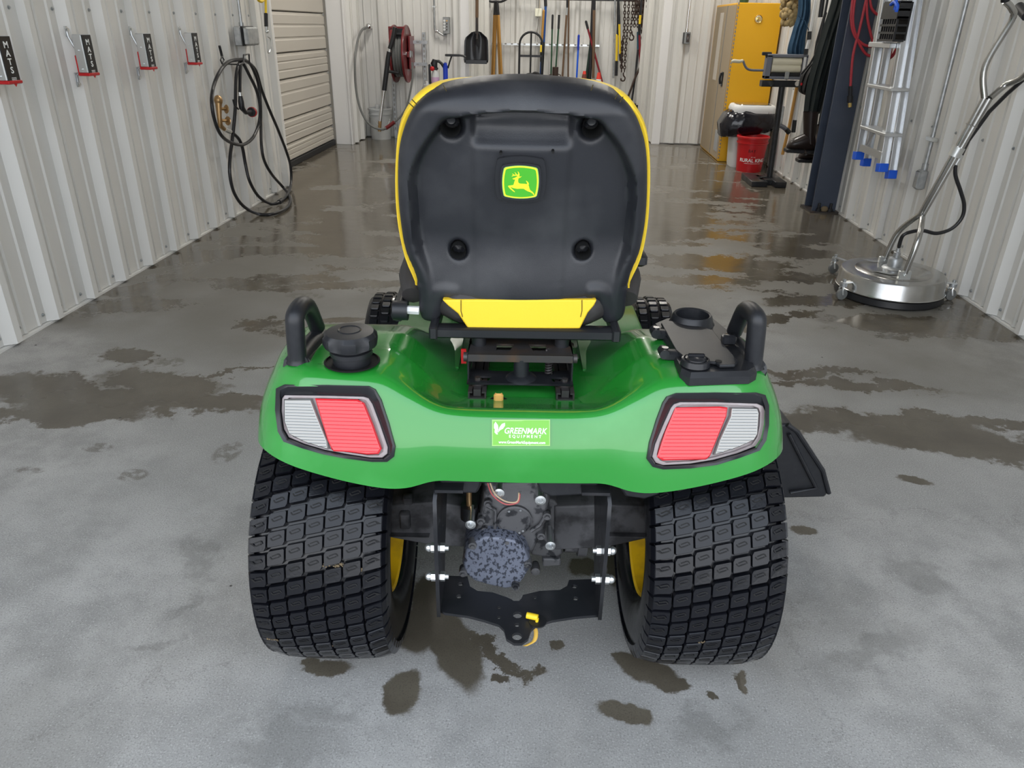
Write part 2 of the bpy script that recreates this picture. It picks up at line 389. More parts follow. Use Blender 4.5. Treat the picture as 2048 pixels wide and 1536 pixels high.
    # hairline cracks
    vc = N.new('ShaderNodeTexVoronoi'); vc.feature = 'DISTANCE_TO_EDGE'; vc.inputs['Scale'].default_value = .38; L.new(wp.outputs[0], vc.inputs[0])
    colr = mix(math_('MULTIPLY', mrange(vc.outputs['Distance'], .0016, .0004), .3), colr, (.07, .065, .06))
    L.new(colr, b.inputs['Base Color'])
    ro = N.new('ShaderNodeMapRange'); L.new(wet, ro.inputs[0]); ro.inputs[3].default_value = .78; ro.inputs[4].default_value = .30
    film = math_('MULTIPLY', wet, mrange(sep.outputs[1], 2.8, 4.5, 0, 1))
    r2 = math_('SUBTRACT', ro.outputs[0], math_('MULTIPLY', film, .16)); r3 = math_('SUBTRACT', r2, math_('MULTIPLY', damp, .22), clamp=True); L.new(math_('MAXIMUM', r3, .10), b.inputs['Roughness'])
    bp = N.new('ShaderNodeBump'); bp.inputs['Distance'].default_value = .0015
    L.new(math_('SUBTRACT', .35, math_('MULTIPLY', wet, .28)), bp.inputs['Strength']); L.new(fine.outputs[0], bp.inputs['Height'])
    b2 = N.new('ShaderNodeBump'); b2.inputs['Distance'].default_value = .01; b2.inputs['Strength'].default_value = .12; L.new(noise(7, 3).outputs[0], b2.inputs['Height']); L.new(bp.outputs[0], b2.inputs['Normal'])
    L.new(b2.outputs[0], b.inputs['Normal'])
    MT['concrete'] = m
floor_material()
f = MB().box((-9, -14, -.12), (9, 13, 0)).build('floor', 'concrete', smooth=0); f['kind'] = 'structure'

PITCH_R = .295
def corrugate(root, a0, a1, phase, z0, z1, place, h=.042, m='wall_metal', per=3, big=.030):
    """panels of ribbed sheet; place(s, p, z) -> point, s along the wall, p out of the wall into the room"""
    k = math.floor((a0 - phase) / PITCH_R); s0 = a0; first = True
    while s0 < a1 - 1e-6:
        s1 = min(a1, phase + (k + per) * PITCH_R - .02) if s0 < phase + (k + per) * PITCH_R - .02 else a1
        pr = [(s0, 0)]
        for j in range(k - 1, k + per + 2):
            c = phase + j * PITCH_R
            for (ds, p) in ((-.048, 0), (-.018, h), (.018, h), (.048, 0), (.088, 0), (.094, .008), (.104, .008), (.11, 0), (.182, 0), (.188, .008), (.198, .008), (.204, 0)):
                if s0 < c + ds < s1: pr.append((c + ds, p))
        pr.append((s1, 0)); mb = MB()
        mb.grid([[place(s, p, z) for (s, p) in pr] for z in (z0, z1)])
        mb.grid([[place(s, p - .004 if p > .004 else -.004, z) for (s, p) in pr] for z in (z0, z1)])
        ob = mb.build('panel', m, root, smooth=0)
        s0 = s1; k += per
def screws(root, pts, n):
    mb = MB(); n = Vector(n)
    for p in pts: mb.cyl(Vector(p), Vector(p) + n * .003, .0085, 8); mb.cyl(Vector(p) + n * .003, Vector(p) + n * .008, .005, 6)
    o = mb.build('screws', 'zinc_dull', root); o['kind'] = 'stuff'
PHL, PHR = 2.845, 3.685
wl = struct('wall_left')
corrugate(wl, Y0, 6.44, PHL, .012, ZC, lambda s, p, z: (XL + p, s, z))
corrugate(wl, 8.95, YB, PHL, .012, ZC, lambda s, p, z: (XL - .055 + p, s, z))
MB().box((XL - .12, Y0, 0), (XL - .01, 6.44, ZC)).box((XL - .35, 8.99, 0), (XL - .066, YB + .1, ZC)).build('backing', 'roof_metal', wl, 0)
MB().box((XL - .008, Y0, 0), (XL + .02, 6.4, .010)).build('base_flashing', 'wall_metal_dark', wl, 0)
screws(wl, [(XL, PHL + PITCH_R * k + d, z) for k in range(-4, 12) for z in (.05, 1.32, 2.35) for d in (-.065, .065)], (1, 0, 0))
wr_ = struct('wall_right')
corrugate(wr_, Y0, YB, PHR, .012, ZC, lambda s, p, z: (XR - p, s, z), h=.038)
MB().box((XR + .01, Y0, 0), (XR + .12, YB + .1, ZC)).build('backing', 'roof_metal', wr_, 0)
MB().box((XR - .02, Y0, 0), (XR + .008, YB, .010)).build('base_flashing', 'wall_metal_dark', wr_, 0)
screws(wr_, [(XR, PHR + PITCH_R * k + d, z) for k in range(-6, 18) for z in (.05, .78, 2.1) for d in (-.065, .065)], (-1, 0, 0))
wb_ = struct('wall_back')
corrugate(wb_, XL - .055, AL - .06, -2.14, .012, ZC, lambda s, p, z: (s, YB - p, z))
corrugate(wb_, AR + .06, XR, 1.40, .012, ZC, lambda s, p, z: (s, YB - p, z), h=.03)
MB().box((XL - .3, YB + .01, 0), (AL - .02, YB + .1, ZC)).box((AR + .02, YB + .01, 0), (XR + .1, YB + .1, ZC)).build('backing', 'roof_metal', wb_, 0)
MB().box((AL - .10, YB - .05, 0), (AL, YB + .02, ZC)).box((AR, YB - .05, 0), (AR + .10, YB + .02, ZC)).build('corner_flashing', 'trim_white', wb_, 0, bevel=.003)
wq = struct('wall_recess')
corrugate(wq, AL, AR, -.96, .012, ZC, lambda s, p, z: (s, YA - p, z))
corrugate(wq, YB + .02, YA, 9.8, .012, ZC, lambda s, p, z: (AL + p, s, z), h=.03)
corrugate(wq, YB + .02, YA, 9.8, .012, ZC, lambda s, p, z: (AR - p, s, z), h=.03)
MB().box((AL - .12, YB + .12, 0), (AL - .01, YA + .1, ZC)).box((AR + .01, YB + .12, 0), (AR + .12, YA + .1, ZC)).box((AL, YA + .01, 0), (AR, YA + .1, ZC)).build('backing', 'roof_metal', wq, 0)
cl = MB().box((XL - .7, Y0, ZC), (XR + .3, YA + .2, ZC + .1)).build('ceiling', 'roof_metal', smooth=0); cl['kind'] = 'structure'
wf = MB().box((-6, Y0 - .1, 0), (XL - .02, Y0, ZC)).box((XR + .02, Y0 - .1, 0), (6, Y0, ZC)).box((-6, Y0 - .1, 3.25), (6, Y0, 4.6)).build('wall_front', 'roof_metal', smooth=0); wf['kind'] = 'structure'
# overhead door in the left wall
dr = struct('door_1', (XL - .28, 7.67, 0)); XD = XL - .28
zs = [.055] + [WY(px, py, 8.86).z for px, py in ((667, 251), (662.2, 210), (656.4, 142.7), (652, 98), (647.6, 27))]
while zs[-1] < 3.3: zs.append(zs[-1] + (.29 if len(zs) % 2 else .44))
for a, b_ in zip(zs[:-1], zs[1:]):
    h = b_ - a; pr = [(0, a + .004), (.012, a + .012), (.012, a + h * .30), (.006, a + h * .33), (.006, a + h * .36), (.012, a + h * .39), (.012, a + h * .62), (.006, a + h * .65), (.006, a + h * .68), (.012, a + h * .71), (.012, b_ - .03), (.002, b_ - .022), (0, b_ - .004)]
    mb = MB(); mb.grid([[(XD + p, y, z) for p, z in pr] for y in (6.40, 8.90)]); mb.grid([[(XD - .03, y, z) for p, z in pr] for y in (6.40, 8.90)])
    mb.build('slat', 'door_beige', dr, smooth=0)
MB().box((XD - .06, 6.35, 0), (XD - .04, 8.95, ZC)).build('door_backing', 'seam', dr, 0)
MB().box((XD - .01, 6.42, .0), (XD + .03, 8.89, .055)).build('bottom_seal', 'rubber_door', dr, 0, bevel=.005)
mb = MB()
for z in zs[1:6]: mb.cyl((XD + .012, 8.85, z - .01), (XD + .02, 8.85, z - .01), .012, 8)
mb.build('hinge_bolt', 'zinc_dull', dr)
j = MB().box((XL - .245, 8.9, 0), (XL - .06, 8.985, ZC)).box((XL - .065, 8.885, 0), (XL - .045, 8.985, ZC)).build('trim_1', 'trim_white', smooth=0, bevel=.004); j['kind'] = 'structure'
j = MB().box((XL - .30, 6.40, 0), (XL - .0, 6.44, ZC)).cyl((XL + .012, 6.425, 0), (XL + .012, 6.425, ZC), .026, 12).build('trim_2', 'trim_white'); j['kind'] = 'structure'
j = MB().box((XD - .02, 8.885, 0), (XD + .035, 8.9, ZC)).build('trim_3', 'seam', smooth=0); j['kind'] = 'structure'
MB().box((XL - .4, 6.38, 3.45), (XL - .0, 9.0, ZC)).build('lintel', 'trim_white', dr, 0)
# lamps on the ceiling
for i, (x, y) in enumerate(((-1.1, 4.2), (1.1, 4.2), (-1.1, 7.6), (1.1, 7.6), (0, 11.0))):
    t = thing('ceiling_light', 'long white strip light on the ceiling ' + ('over the tool recess' if i == 4 else ('left' if x < 0 else 'right') + (' row near the doorway' if y < 5 else ' row near the back wall')), 'light', (x, y, ZC - .06), 'ceiling strip lights')
    MB().bbox((x - .08, y - .6, ZC - .05), (x + .08, y + .6, ZC - .001), .01).build('housing', 'white_plastic', t)
    MB().bbox((x - .06, y - .57, ZC - .07), (x + .06, y + .57, ZC - .05), .008).build('diffuser', 'lamp_white', t)
    l = bpy.data.lights.new('light', 'AREA'); l.shape = 'RECTANGLE'; l.size = .12; l.size_y = 1.1; l.energy = (7, 7, 50, 50, 55)[i]; l.color = (1, .95, .87)
    lo = bpy.data.objects.new('lamp_glow', l); COL.objects.link(lo); lo.parent = t; lo.location = (0, 0, -.02)
# steel column on the right
t = struct('column', (2.11, 6.06, 0))
cx0, cx1, cy0, cy1 = 2.015, 2.195, 5.97, 6.17
MB().box((cx0, cy0, 0.012), (cx1, cy0 + .014, ZC)).box((cx0, cy1 - .014, .012), (cx1, cy1, ZC)).box((cx0 + .05, cy0 + .014, .012), (cx0 + .062, cy1 - .014, ZC)).build('beam', 'steel_blue', t, 0, bevel=.002)
MB().box((cx0 - .02, cy0 - .03, 0), (cx1 + .02, cy1 + .03, .012)).build('base_plate', 'steel_worn', t, 0)
for x in (2.06, 2.15): MB().cyl((x, cy0 - .016, .012), (x, cy0 - .016, .075), .011, 10).cyl((x, cy0 - .016, .012), (x, cy0 - .016, .034), .02, 6).build('anchor_bolt', 'steel_black', t)
MB().sphere((2.105, 5.955, .03), .03, 1, .6, .8).build('debris', 'mud', t)
# ------------------------------------------------------------------ riding mower
mower = thing('riding_mower', 'green and yellow riding lawn mower seen from behind, parked on the wet concrete', 'lawn mower', MLOC, rz=math.radians(YAW))
def B_(mb, name, m, parent=None, **k): return mb.build(name, m, parent or mower, local=True, **k)
# --- fender body
ST = [((0, -.25, .562), (0, -.222, .687)), ((.10, -.25, .563), (.09, -.222, .688)), ((.15, -.251, .563), (.148, -.219, .696)), ((.20, -.256, .551), (.20, -.209, .716)),
      ((.25, -.257, .552), (.25, -.200, .738)), ((.33, -.252, .567), (.33, -.194, .743)), ((.41, -.240, .588), (.385, -.182, .743)), ((.465, -.20, .598), (.425, -.148, .739)),
      ((.492, -.13, .590), (.440, -.09, .739)), ((.502, -.04, .578), (.446, 0, .735)), ((.500, .08, .568), (.444, .10, .715)), ((.49, .22, .53), (.438, .22, .655)), ((.47, .36, .46), (.42, .36, .55))]
bs = catmull([a for a, b in ST], 5); ks = catmull([b for a, b in ST], 5)
mirror = lambda p: Vector((-p.x, p.y, p.z))
bs = [mirror(p) for p in bs[:0:-1]] + bs; ks = [mirror(p) for p in ks[:0:-1]] + ks
CAPX, CAPY = -.300, -.150
def Hgt(x, y):
    ax = abs(x)
    hs = interp(y, [-.25, -.1, 0, .1, .2, .3, .42], [.743, .747, .742, .718, .67, .60, .50])
    hv = interp(y, [-.25, -.205, -.13, -.09, .4], [.684, .677, .656, .649, .645])
    lo = interp(y, [-.24, -.16, -.1], [.14, .11, .10]); hi = interp(y, [-.24, -.16, -.1], [.24, .25, .245])
    b = sstep(lo, hi, ax); z = hv * (1 - b) + hs * b
    z -= .006 * math.exp(-((x - CAPX) ** 2 + (y - CAPY) ** 2) / .0035)
    return z
rows = []
for i, (b, k) in enumerate(zip(bs, ks)):
    tn = (bs[min(i + 1, len(bs) - 1)] - bs[max(i - 1, 0)]); out = Vector((tn.y, -tn.x, 0)).normalized()
    inn = -out; row = []
    row.append(b - out * .012 + Vector((0, 0, .004))); row.append(b - out * .004 - Vector((0, 0, .001)))
    T = 16
    for q in range(T + 1):
        t = q / T * .84; p = b.lerp(k, t) + out * .011 * math.sin(math.pi * min(1, t * 1.0)); row.append(p)
    A = row[-1]; C0 = k + Vector((-k.x, 0, 0)).normalized() * .0 if k.x == 0 else k
    # inward path
    ys = max(k.y, 0.02); tgt = Vector((0, ys, 0)); d0 = (tgt - Vector((k.x, k.y, 0))); L0 = d0.length; d0.normalize()
    Cq = k + inn * .030; Cq.z = Hgt(Cq.x, Cq.y) * .5 + .5 * k.z
    for q in range(1, 7):
        t = q / 6; row.append(A * (1 - t) ** 2 + (k + out * .004 + Vector((0, 0, .004))) * 2 * t * (1 - t) + Cq * t * t)
    base = Cq.copy()
    for q in range(1, 29):
        w = (q / 28) ** .9; xy = Vector((base.x, base.y, 0)).lerp(tgt, w); z = Hgt(xy.x, xy.y)
        e = math.exp(-w * 16); z = z * (1 - e) + (base.z + (z - Hgt(base.x, base.y))) * e
        row.append(Vector((xy.x, xy.y, z)))
    rows.append(row)
fm = MB(); fm.grid(rows)
bm_t = bmesh.new(); mt_ = bpy.data.meshes.new('t'); mt_.from_pydata(fm.v, [], fm.f); bm_t.from_mesh(mt_)
FB = BVHTree.FromBMesh(bm_t); bm_t.free()
def drape(px, py, off=0.0):
    d = lray(px, py).normalized(); h = FB.ray_cast(LC, d)
    if h[0] is None: return None
    n = h[1] if h[1].dot(d) < 0 else -h[1]
    return h[0] + n * off
LIGHTS = {'left': dict(out=[(556, 778), (572, 770), (655, 770), (738, 773), (751, 780), (763, 800), (778, 845), (791, 892), (788, 912), (775, 922), (745, 922), (690, 915), (648, 907), (606, 895), (570, 882), (559, 862), (554, 820)],
                       inn=[(563, 797), (568, 790), (655, 791), (727, 793), (737, 796), (745, 808), (760, 848), (776, 895), (775, 908), (765, 916), (741, 916), (690, 908), (648, 900), (608, 888), (577, 875), (567, 858), (562, 822)],
                       red=[(630, 797), (715, 799), (728, 806), (746, 850), (763, 898), (757, 908), (735, 909), (664, 900), (655, 880)],
                       clr=[(568, 798), (622, 798), (634, 830), (655, 882), (657, 899), (610, 884), (578, 868), (568, 842)]),
          'right': dict(out=[(1325, 805), (1333, 793), (1352, 787), (1430, 785), (1510, 786), (1527, 791), (1534, 812), (1534, 850), (1529, 880), (1516, 900), (1475, 915), (1432, 928), (1380, 935), (1325, 937), (1305, 932), (1293, 916), (1298, 885), (1312, 840)],
                        inn=[(1342, 815), (1348, 808), (1360, 804), (1430, 804), (1515, 807), (1527, 812), (1531, 822), (1530, 850), (1524, 876), (1513, 892), (1475, 907), (1428, 920), (1380, 928), (1325, 931), (1311, 926), (1304, 914), (1310, 888), (1326, 850)],
                        red=[(1351, 815), (1440, 813), (1455, 815), (1453, 832), (1420, 912), (1412, 919), (1325, 921), (1314, 914), (1330, 865)],
                        clr=[(1462, 815), (1515, 816), (1518, 825), (1515, 868), (1508, 880), (1475, 895), (1428, 910), (1438, 880), (1460, 832)])}
def fit_plane(pts):
    A = np.array([tuple(p) for p in pts]); c = A.mean(0); u, s, vt = np.linalg.svd(A - c); n = Vector(vt[2])
    if n.y > 0: n = -n
    return Vector(c), n
def inpoly(x, y, P):
    r = False; j = len(P) - 1
    for i in range(len(P)):
        if (P[i][1] > y) != (P[j][1] > y) and x < (P[j][0] - P[i][0]) * (y - P[i][1]) / (P[j][1] - P[i][1]) + P[i][0]: r = not r
        j = i
    return r
for side, D in LIGHTS.items():
    hits = [h for h in (drape(*p) for p in D['out']) if h]; c, n = fit_plane(hits); c = c + n * .002
    u = Vector((1, 0, 0)); u = (u - n * u.dot(n)).normalized(); w = n.cross(u)
    if w.z < 0: w = -w
    D['c'], D['n'], D['u'], D['w'] = c, n, u, w
    to2 = lambda p: ((p - c).dot(u), (p - c).dot(w))
    o3 = [LPl(*p, c, n) for p in D['out']]; o2 = [to2(p) for p in o3]
fender = B_(fm, 'fender_body', 'green', smooth=60)
cutters = []
for side, D in LIGHTS.items():
    c, n = D['c'], D['n']; o3 = [drape(*p, 0) for p in D['out']]; ct = sum(o3, Vector()) / len(o3); o3 = [q.lerp(ct, .03) for q in o3]
    o3 = [q - n * ((q - c).dot(n)) for q in o3]; nn_ = len(o3)
    k_ = B_(MB().add([q + n * .05 for q in o3] + [q - n * .035 for q in o3], [list(range(nn_)), list(range(2 * nn_ - 1, nn_ - 1, -1))] + [(i, (i + 1) % nn_, (i + 1) % nn_ + nn_, i + nn_) for i in range(nn_)]), 'cut', 'sipe', smooth=0)
    k_.parent = None; k_.matrix_world = fender.matrix_world.copy(); cutters.append(k_)
    md = fender.modifiers.new('cut', 'BOOLEAN'); md.operation = 'DIFFERENCE'; md.object = k_; md.solver = 'FLOAT' if 'FLOAT' in [e.identifier for e in md.bl_rna.properties['solver'].enum_items] else 'FAST'
fp_ = fender.parent; fender.parent = None
bpy.context.view_layer.update()
nm_ = bpy.data.meshes.new_from_object(fender.evaluated_get(bpy.context.evaluated_depsgraph_get()))
fender.modifiers.clear(); fender.data = nm_; fender.parent = fp_
bm = bmesh.new(); bm.from_mesh(nm_); dead = []
for f_ in bm.faces:
    cc2 = f_.calc_center_median()
    for D in LIGHTS.values():
        q = cc2 - D['c']
        if q.length < .17 and q.dot(D['n']) < -.034 + .001 and cc2.y < -.02 and f_.normal.length and abs(abs(f_.normal.dot(D['n'])) - 1) < .002 and False: dead.append(f_)
bmesh.ops.delete(bm, geom=dead, context='FACES'); bm.to_mesh(nm_); bm.free()
nm_.materials.clear(); nm_.materials.append(MT['green'])
for p in nm_.polygons: p.use_smooth = True
nm_.set_sharp_from_angle(angle=math.radians(60))
for k_ in cutters: bpy.data.objects.remove(k_)
for side, D in LIGHTS.items():
    c, n = D['c'], D['n']; P = lambda L, off: [LPl(*p, c + n * off, n) for p in L]
    hs = thing  # taillight is a part of the mower
    bz = MB(); po = P(D['out'], .004); pi = [LPl(*p, c + n * -.010, n) for p in D['inn']]
    ctr = sum(po, Vector()) / len(po)
    m_ = len(po); po = [drape(*p, .0045) for p in D['out']]
    po_o = [q + (q - ctr) * .012 - n * .02 for q in po]
    poi = [LPl(*p, c + n * .004, n).lerp(q, .5).lerp(ctr, .05) for p, q in zip(D['out'], po)]
    loops = [po_o, po, poi, pi, [q - n * .02 for q in pi]]
    vs = [q for L_ in loops for q in L_]; fs = [(a * m_ + i, a * m_ + (i + 1) % m_, a * m_ + m_ + (i + 1) % m_, a * m_ + m_ + i) for a in range(4) for i in range(m_)]
    bz.add(vs, fs); tl = B_(bz, 'taillight', 'plastic_gloss', smooth=35)
    # pale rim round the lens
    pin = [LPl(*p, c + n * -.008, n) for p in D['inn']]; ci = sum(pin, Vector()) / m_
    pin2 = [q.lerp(ci, .09) for q in pin]
    rb = MB().ringprism([q.lerp(ci, .005) for q in pin], pin2, n * -.008); B_(rb, 'lens_rim', 'lens_rim', tl, smooth=0, bevel=.0012)
    cov = MB(); k0 = [q.lerp(ci, .05) - n * .006 for q in pin]; cov.add(k0 + [q - n * .006 for q in k0], [list(range(m_)), list(range(2 * m_ - 1, m_ - 1, -1))] + [(i, (i + 1) % m_, (i + 1) % m_ + m_, i + m_) for i in range(m_)])
    B_(cov, 'reflector_base', 'lens_rim', tl, smooth=0)
    for nm, key in (('red_lens', 'red'), ('clear_lens', 'clr')):
        lp = P(D[key], -.007); q0 = len(lp); cc_ = sum(lp, Vector()) / q0
        mb = MB().add([q - n * .006 for q in lp] + lp + [q.lerp(cc_, .05) + n * .0018 for q in lp], [(a * q0 + i, a * q0 + (i + 1) % q0, (a + 1) * q0 + (i + 1) % q0, (a + 1) * q0 + i) for a in (0, 1) for i in range(q0)] + [list(range(2 * q0, 3 * q0))])
        # moulded prism lines
        us = [(q - c).dot(D['u']) for q in lp]; ws = [(q - c).dot(D['w']) for q in lp]; poly = list(zip(us, ws))
        h0, h1 = min(ws), max(ws); st = .0052 if key == 'clr' else .0064; z = h0 + .006
        while z < h1 - .004:
            xs = []
            for i in range(q0):
                (x1, y1), (x2, y2) = poly[i], poly[(i + 1) % q0]
                if (y1 > z) != (y2 > z): xs.append(x1 + (z - y1) / (y2 - y1) * (x2 - x1))
            if len(xs) == 2:
                a, b = sorted(xs); a += .003; b -= .003
                if b > a:
                    q = lambda x, y, o: c + D['u'] * x + D['w'] * y + n * (o - .0054)
                    mb.add([q(a, z - st * .32, 0), q(b, z - st * .32, 0), q(b, z, .0005), q(a, z, .0005), q(a, z + st * .32, 0), q(b, z + st * .32, 0)], [(0, 1, 2, 3), (3, 2, 5, 4)])
            z += st
        B_(mb, nm, 'lens_red' if key == 'red' else 'lens_clear', tl, smooth=0)['label'] = 'ribbed red reflector lens' if key == 'red' else 'ribbed clear reversing lens'
# sticker and its lettering
def drape_grid(x0, y0, x1, y1, off, nx=14, ny=7):
    return [[drape(x0 + (x1 - x0) * i / nx, y0 + (y1 - y0) * j / ny, off) for i in range(nx + 1)] for j in range(ny + 1)]
st_ = B_(MB().grid(drape_grid(984, 840, 1100, 891, .0034)), 'dealer_sticker', 'sticker_edge', recalc=False); st_['label'] = 'green dealer sticker with white lettering'
B_(MB().grid(drape_grid(986, 842, 1098, 889, .0037)), 'sticker_face', 'sticker_green', st_, recalc=False)
def drape_text(txt, cx, cy, size, m, parent, sx=1.0, shear=0, bold=0, space=1.0, alignx='CENTER', off=.0042):
    cu = bpy.data.curves.new('t', 'FONT'); cu.body = txt; cu.size = size; cu.align_x = alignx; cu.align_y = 'CENTER'; cu.shear = shear; cu.offset = bold; cu.space_character = space; cu.resolution_u = 3
    t = bpy.data.objects.new('t', cu); COL.objects.link(t); me = bpy.data.meshes.new_from_object(t.evaluated_get(bpy.context.evaluated_depsgraph_get()))
    bpy.data.objects.remove(t); bpy.data.curves.remove(cu)
    for v in me.vertices:
        h = drape(cx + v.co.x * sx, cy - v.co.y + v.co.x * sx * .015, off); v.co = h if h else LC
    me.name = 'lettering'; me.materials.clear(); me.materials.append(MT[m]); ob = bpy.data.objects.new('lettering', me); COL.objects.link(ob); ob.parent = parent
drape_text('GREENMARK', 1050, 862, 16.5, 'white_print', st_, sx=.88, shear=.25, bold=.25)
drape_text('EQUIPMENT', 1050, 872.5, 8, 'white_print', st_, sx=1.0, bold=.15, space=1.65)
drape_text('www.GreenMarkEquipment.com', 1044, 884, 7.6, 'white_print', st_, sx=.92, bold=.14)
for L_ in ([(995, 864), (988, 856), (988, 848), (991, 843), (996, 850), (997, 858)], [(996, 865), (999, 854), (1004, 847), (1010, 845), (1010, 851), (1006, 857), (1000, 860)], [(990, 858), (994, 863), (996, 868), (993, 868), (989, 864)]):
    B_(MB().add([drape(x, y, .0043) for x, y in L_], [list(range(len(L_)))]), 'leaf_mark', 'white_print', st_, recalc=False)
# --- fuel filler
zc = LY(697, 672, CAPY).z
zt = LY(697, 662, CAPY).z
fc = B_(MB().lathe([(.0, .0), (.046, .0), (.049, .002), (.047, .0035), (.046, .0035)], (CAPX, CAPY, .7435), (0, 0, 1), 32), 'filler_hole_shade', 'sipe')  # flat black disc paints the shade inside the hole round the neck
nk = B_(MB().lathe([(.033, -.03), (.033, .02), (.037, .022), (.037, .03), (.033, .032), (.033, zc - .7385)], (CAPX, CAPY, .7385), (0, 0, 1), 28), 'filler_neck', 'plastic_black')
mb = MB(); nn = 48; prof = [(.036, 0), (.046, .003), (.0485, .010), (.0475, .020), (.041, .027), (.030, .029), (.0, .030)]
ring = []
for r, h in prof:
    ring.append([Vector((CAPX + math.cos(2 * math.pi * k / nn) * r * (1 - (.09 if (k % 8) in (0, 1, 2) and .004 < h < .025 else 0)), CAPY + math.sin(2 * math.pi * k / nn) * r * (1 - (.09 if (k % 8) in (0, 1, 2) and .004 < h < .025 else 0)), zc - .018 + h)) for k in range(nn + 1)])
mb.grid(ring); cap = B_(mb, 'fuel_cap', 'plastic_black', smooth=30); cap['label'] = 'large black notched fuel cap'
B_(MB().lathe([(.017, 0), (.019, .0015), (.021, 0)], (CAPX, CAPY, zc + .0112), (0, 0, 1), 24), 'cap_ring', 'plastic_gloss', cap)
# --- grab handles
for pts in ([(603, 712, .742), (600, 655, -.150), (604, 632, -.145), (625, 613, -.115), (638, 614, -.08), (648, 635, -.05), (656, 656, -.03)], [(1498, 722, .742), (1497, 655, -.135), (1490, 635, -.13), (1470, 620, -.095), (1460, 622, -.07), (1452, 642, -.045), (1448, 662, -.025)]):
    P3 = [LZ(*pts[0])] + [LY(*p) for p in pts[1:]]; P3[0].y = P3[1].y; P3[0].z = .742
    P3 = [P3[0] + Vector((0, -.005, -.006))] + P3; x0 = P3[0].x
    for p in P3: p.x = x0 * .75 + p.x * .25
    rr = [.025, .0165] + [.0165] * 4 + [.015, .015]
    cp = catmull(P3, 5); rc = [interp(i / 5, list(range(len(rr))), rr) for i in range(len(cp))]
    gh = B_(MB().tube(cp, rc, 14), 'grab_handle', 'plastic_black', smooth=60)
    e = P3[-1]; B_(MB().tube([P3[0] + Vector((0, .0, .004)), Vector(((P3[0].x + e.x) / 2, (P3[0].y + e.y) / 2, .742)), Vector((e.x, e.y + .01, .735))], [.022, .020, .022], 12), 'handle_foot', 'plastic_black', gh, smooth=60)
# --- storage lid, cup holder, socket on the right fender
pl = [LZ(*p, .748) for p in ((1305, 652), (1330, 641), (1425, 640), (1452, 662), (1508, 728), (1514, 745), (1500, 753), (1380, 757), (1360, 748), (1350, 728), (1342, 700), (1322, 672))]
tray = B_(MB().add([p + Vector((0, 0, -.014)) for p in pl] + pl + [p.lerp(sum(pl, Vector()) / 12, .06) + Vector((0, 0, .008)) for p in pl], [(a * 12 + i, a * 12 + (i + 1) % 12, (a + 1) * 12 + (i + 1) % 12, (a + 1) * 12 + i) for a in (0, 1) for i in range(12)] + [list(range(24, 36))]), 'storage_tray', 'plastic_black', smooth=30)
ll = [LZ(*p, .764) for p in ((1322, 645), (1340, 641), (1412, 655), (1426, 660), (1476, 722), (1470, 729), (1440, 730), (1432, 724), (1372, 716), (1352, 700))]
ld = B_(MB().add([p + Vector((0, 0, -.006)) for p in ll] + ll, [list(range(9, -1, -1)), list(range(10, 20))] + [(i, (i + 1) % 10, (i + 1) % 10 + 10, i + 10) for i in range(10)]), 'storage_lid', 'plastic_black', tray, smooth=30, bevel=.0015)
ld['label'] = 'flat matt black storage lid with keyhole'
B_(MB().cyl(LZ(1437, 723, .7642), LZ(1437, 723, .7642) + Vector((0, 0, .0012)), .006, 12), 'keyhole', 'sipe', ld)
for p in ((1322, 668), (1340, 709)):
    q = LZ(*p, .755); B_(MB().bbox(q + Vector((-.012, -.010, -.01)), q + Vector((.020, .011, .008)), .004).cyl(q + Vector((-.012, -.012, .004)), q + Vector((-.012, .013, .004)), .009, 12), 'hinge', 'plastic_black', tray)
    B_(MB().cyl(q + Vector((-.010, 0, .007)), q + Vector((-.010, 0, .014)), .006, 10), 'hinge_screw', 'plastic_gloss', tray)
q = LZ(1385, 630, .772)
ch = B_(MB().lathe([(.054, -.03), (.042, -.012), (.0385, 0), (.036, .003), (.033, .001), (.031, -.03), (.0, -.032)], q, (0, 0, 1), 32), 'cup_holder', 'plastic_black')
q = LZ(1391, 722, .764)
sc = B_(MB().lathe([(.026, -.006), (.024, .004), (.021, .005), (.0205, .002), (.019, .002), (.018, .006), (.012, .009), (0, .010)], q, (0, 0, 1), 24), 'socket_cover', 'plastic_gloss', tray)
B_(MB().bbox(q + Vector((-.015, -.003, .008)), q + Vector((.015, .003, .014)), .002), 'socket_tab', 'plastic_gloss', sc)
q = LZ(1456, 682, .765); B_(MB().bbox(q + Vector((-.012, -.008, -.006)), q + Vector((.014, .01, .012)), .003), 'lid_latch', 'plastic_gloss', tray)
# --- seat
P0 = Vector((0, -.02, .764)); V = (Vector((0, -.12, 1.204)) - P0).normalized(); NS = Vector((0, -V.z, V.y)); 
def sp(px, py, off=0.0):
    p = LPl(px, py, P0 + NS * off, NS); return (p.x, (p - P0).dot(V))
def s3(a, b, d=0.0): return P0 + Vector((1, 0, 0)) * a + V * b + NS * d
OUT = [(1040, 163), (980, 166), (905, 178), (855, 198), (820, 235), (800, 280), (791, 330), (790, 400), (795, 460), (806, 520), (826, 565), (834, 600), (836, 635), (844, 653), (866, 655), (880, 642), (884, 618), (892, 606), (950, 612), (1040, 615),
       (1130, 613), (1188, 606), (1198, 618), (1203, 642), (1216, 658), (1240, 656), (1252, 640), (1257, 600), (1266, 565), (1285, 520), (1296, 460), (1300, 400), (1299, 330), (1290, 280), (1270, 235), (1235, 198), (1180, 177), (1100, 166)]
o2 = [sp(*p) for p in OUT]; o2 = [(p.x, p.y) for p in catmull([(a, b, 0) for a, b in o2], 4, True)]
bm = bmesh.new(); vv = [bm.verts.new((a, b, 0)) for a, b in o2]; bm.faces.new(vv)
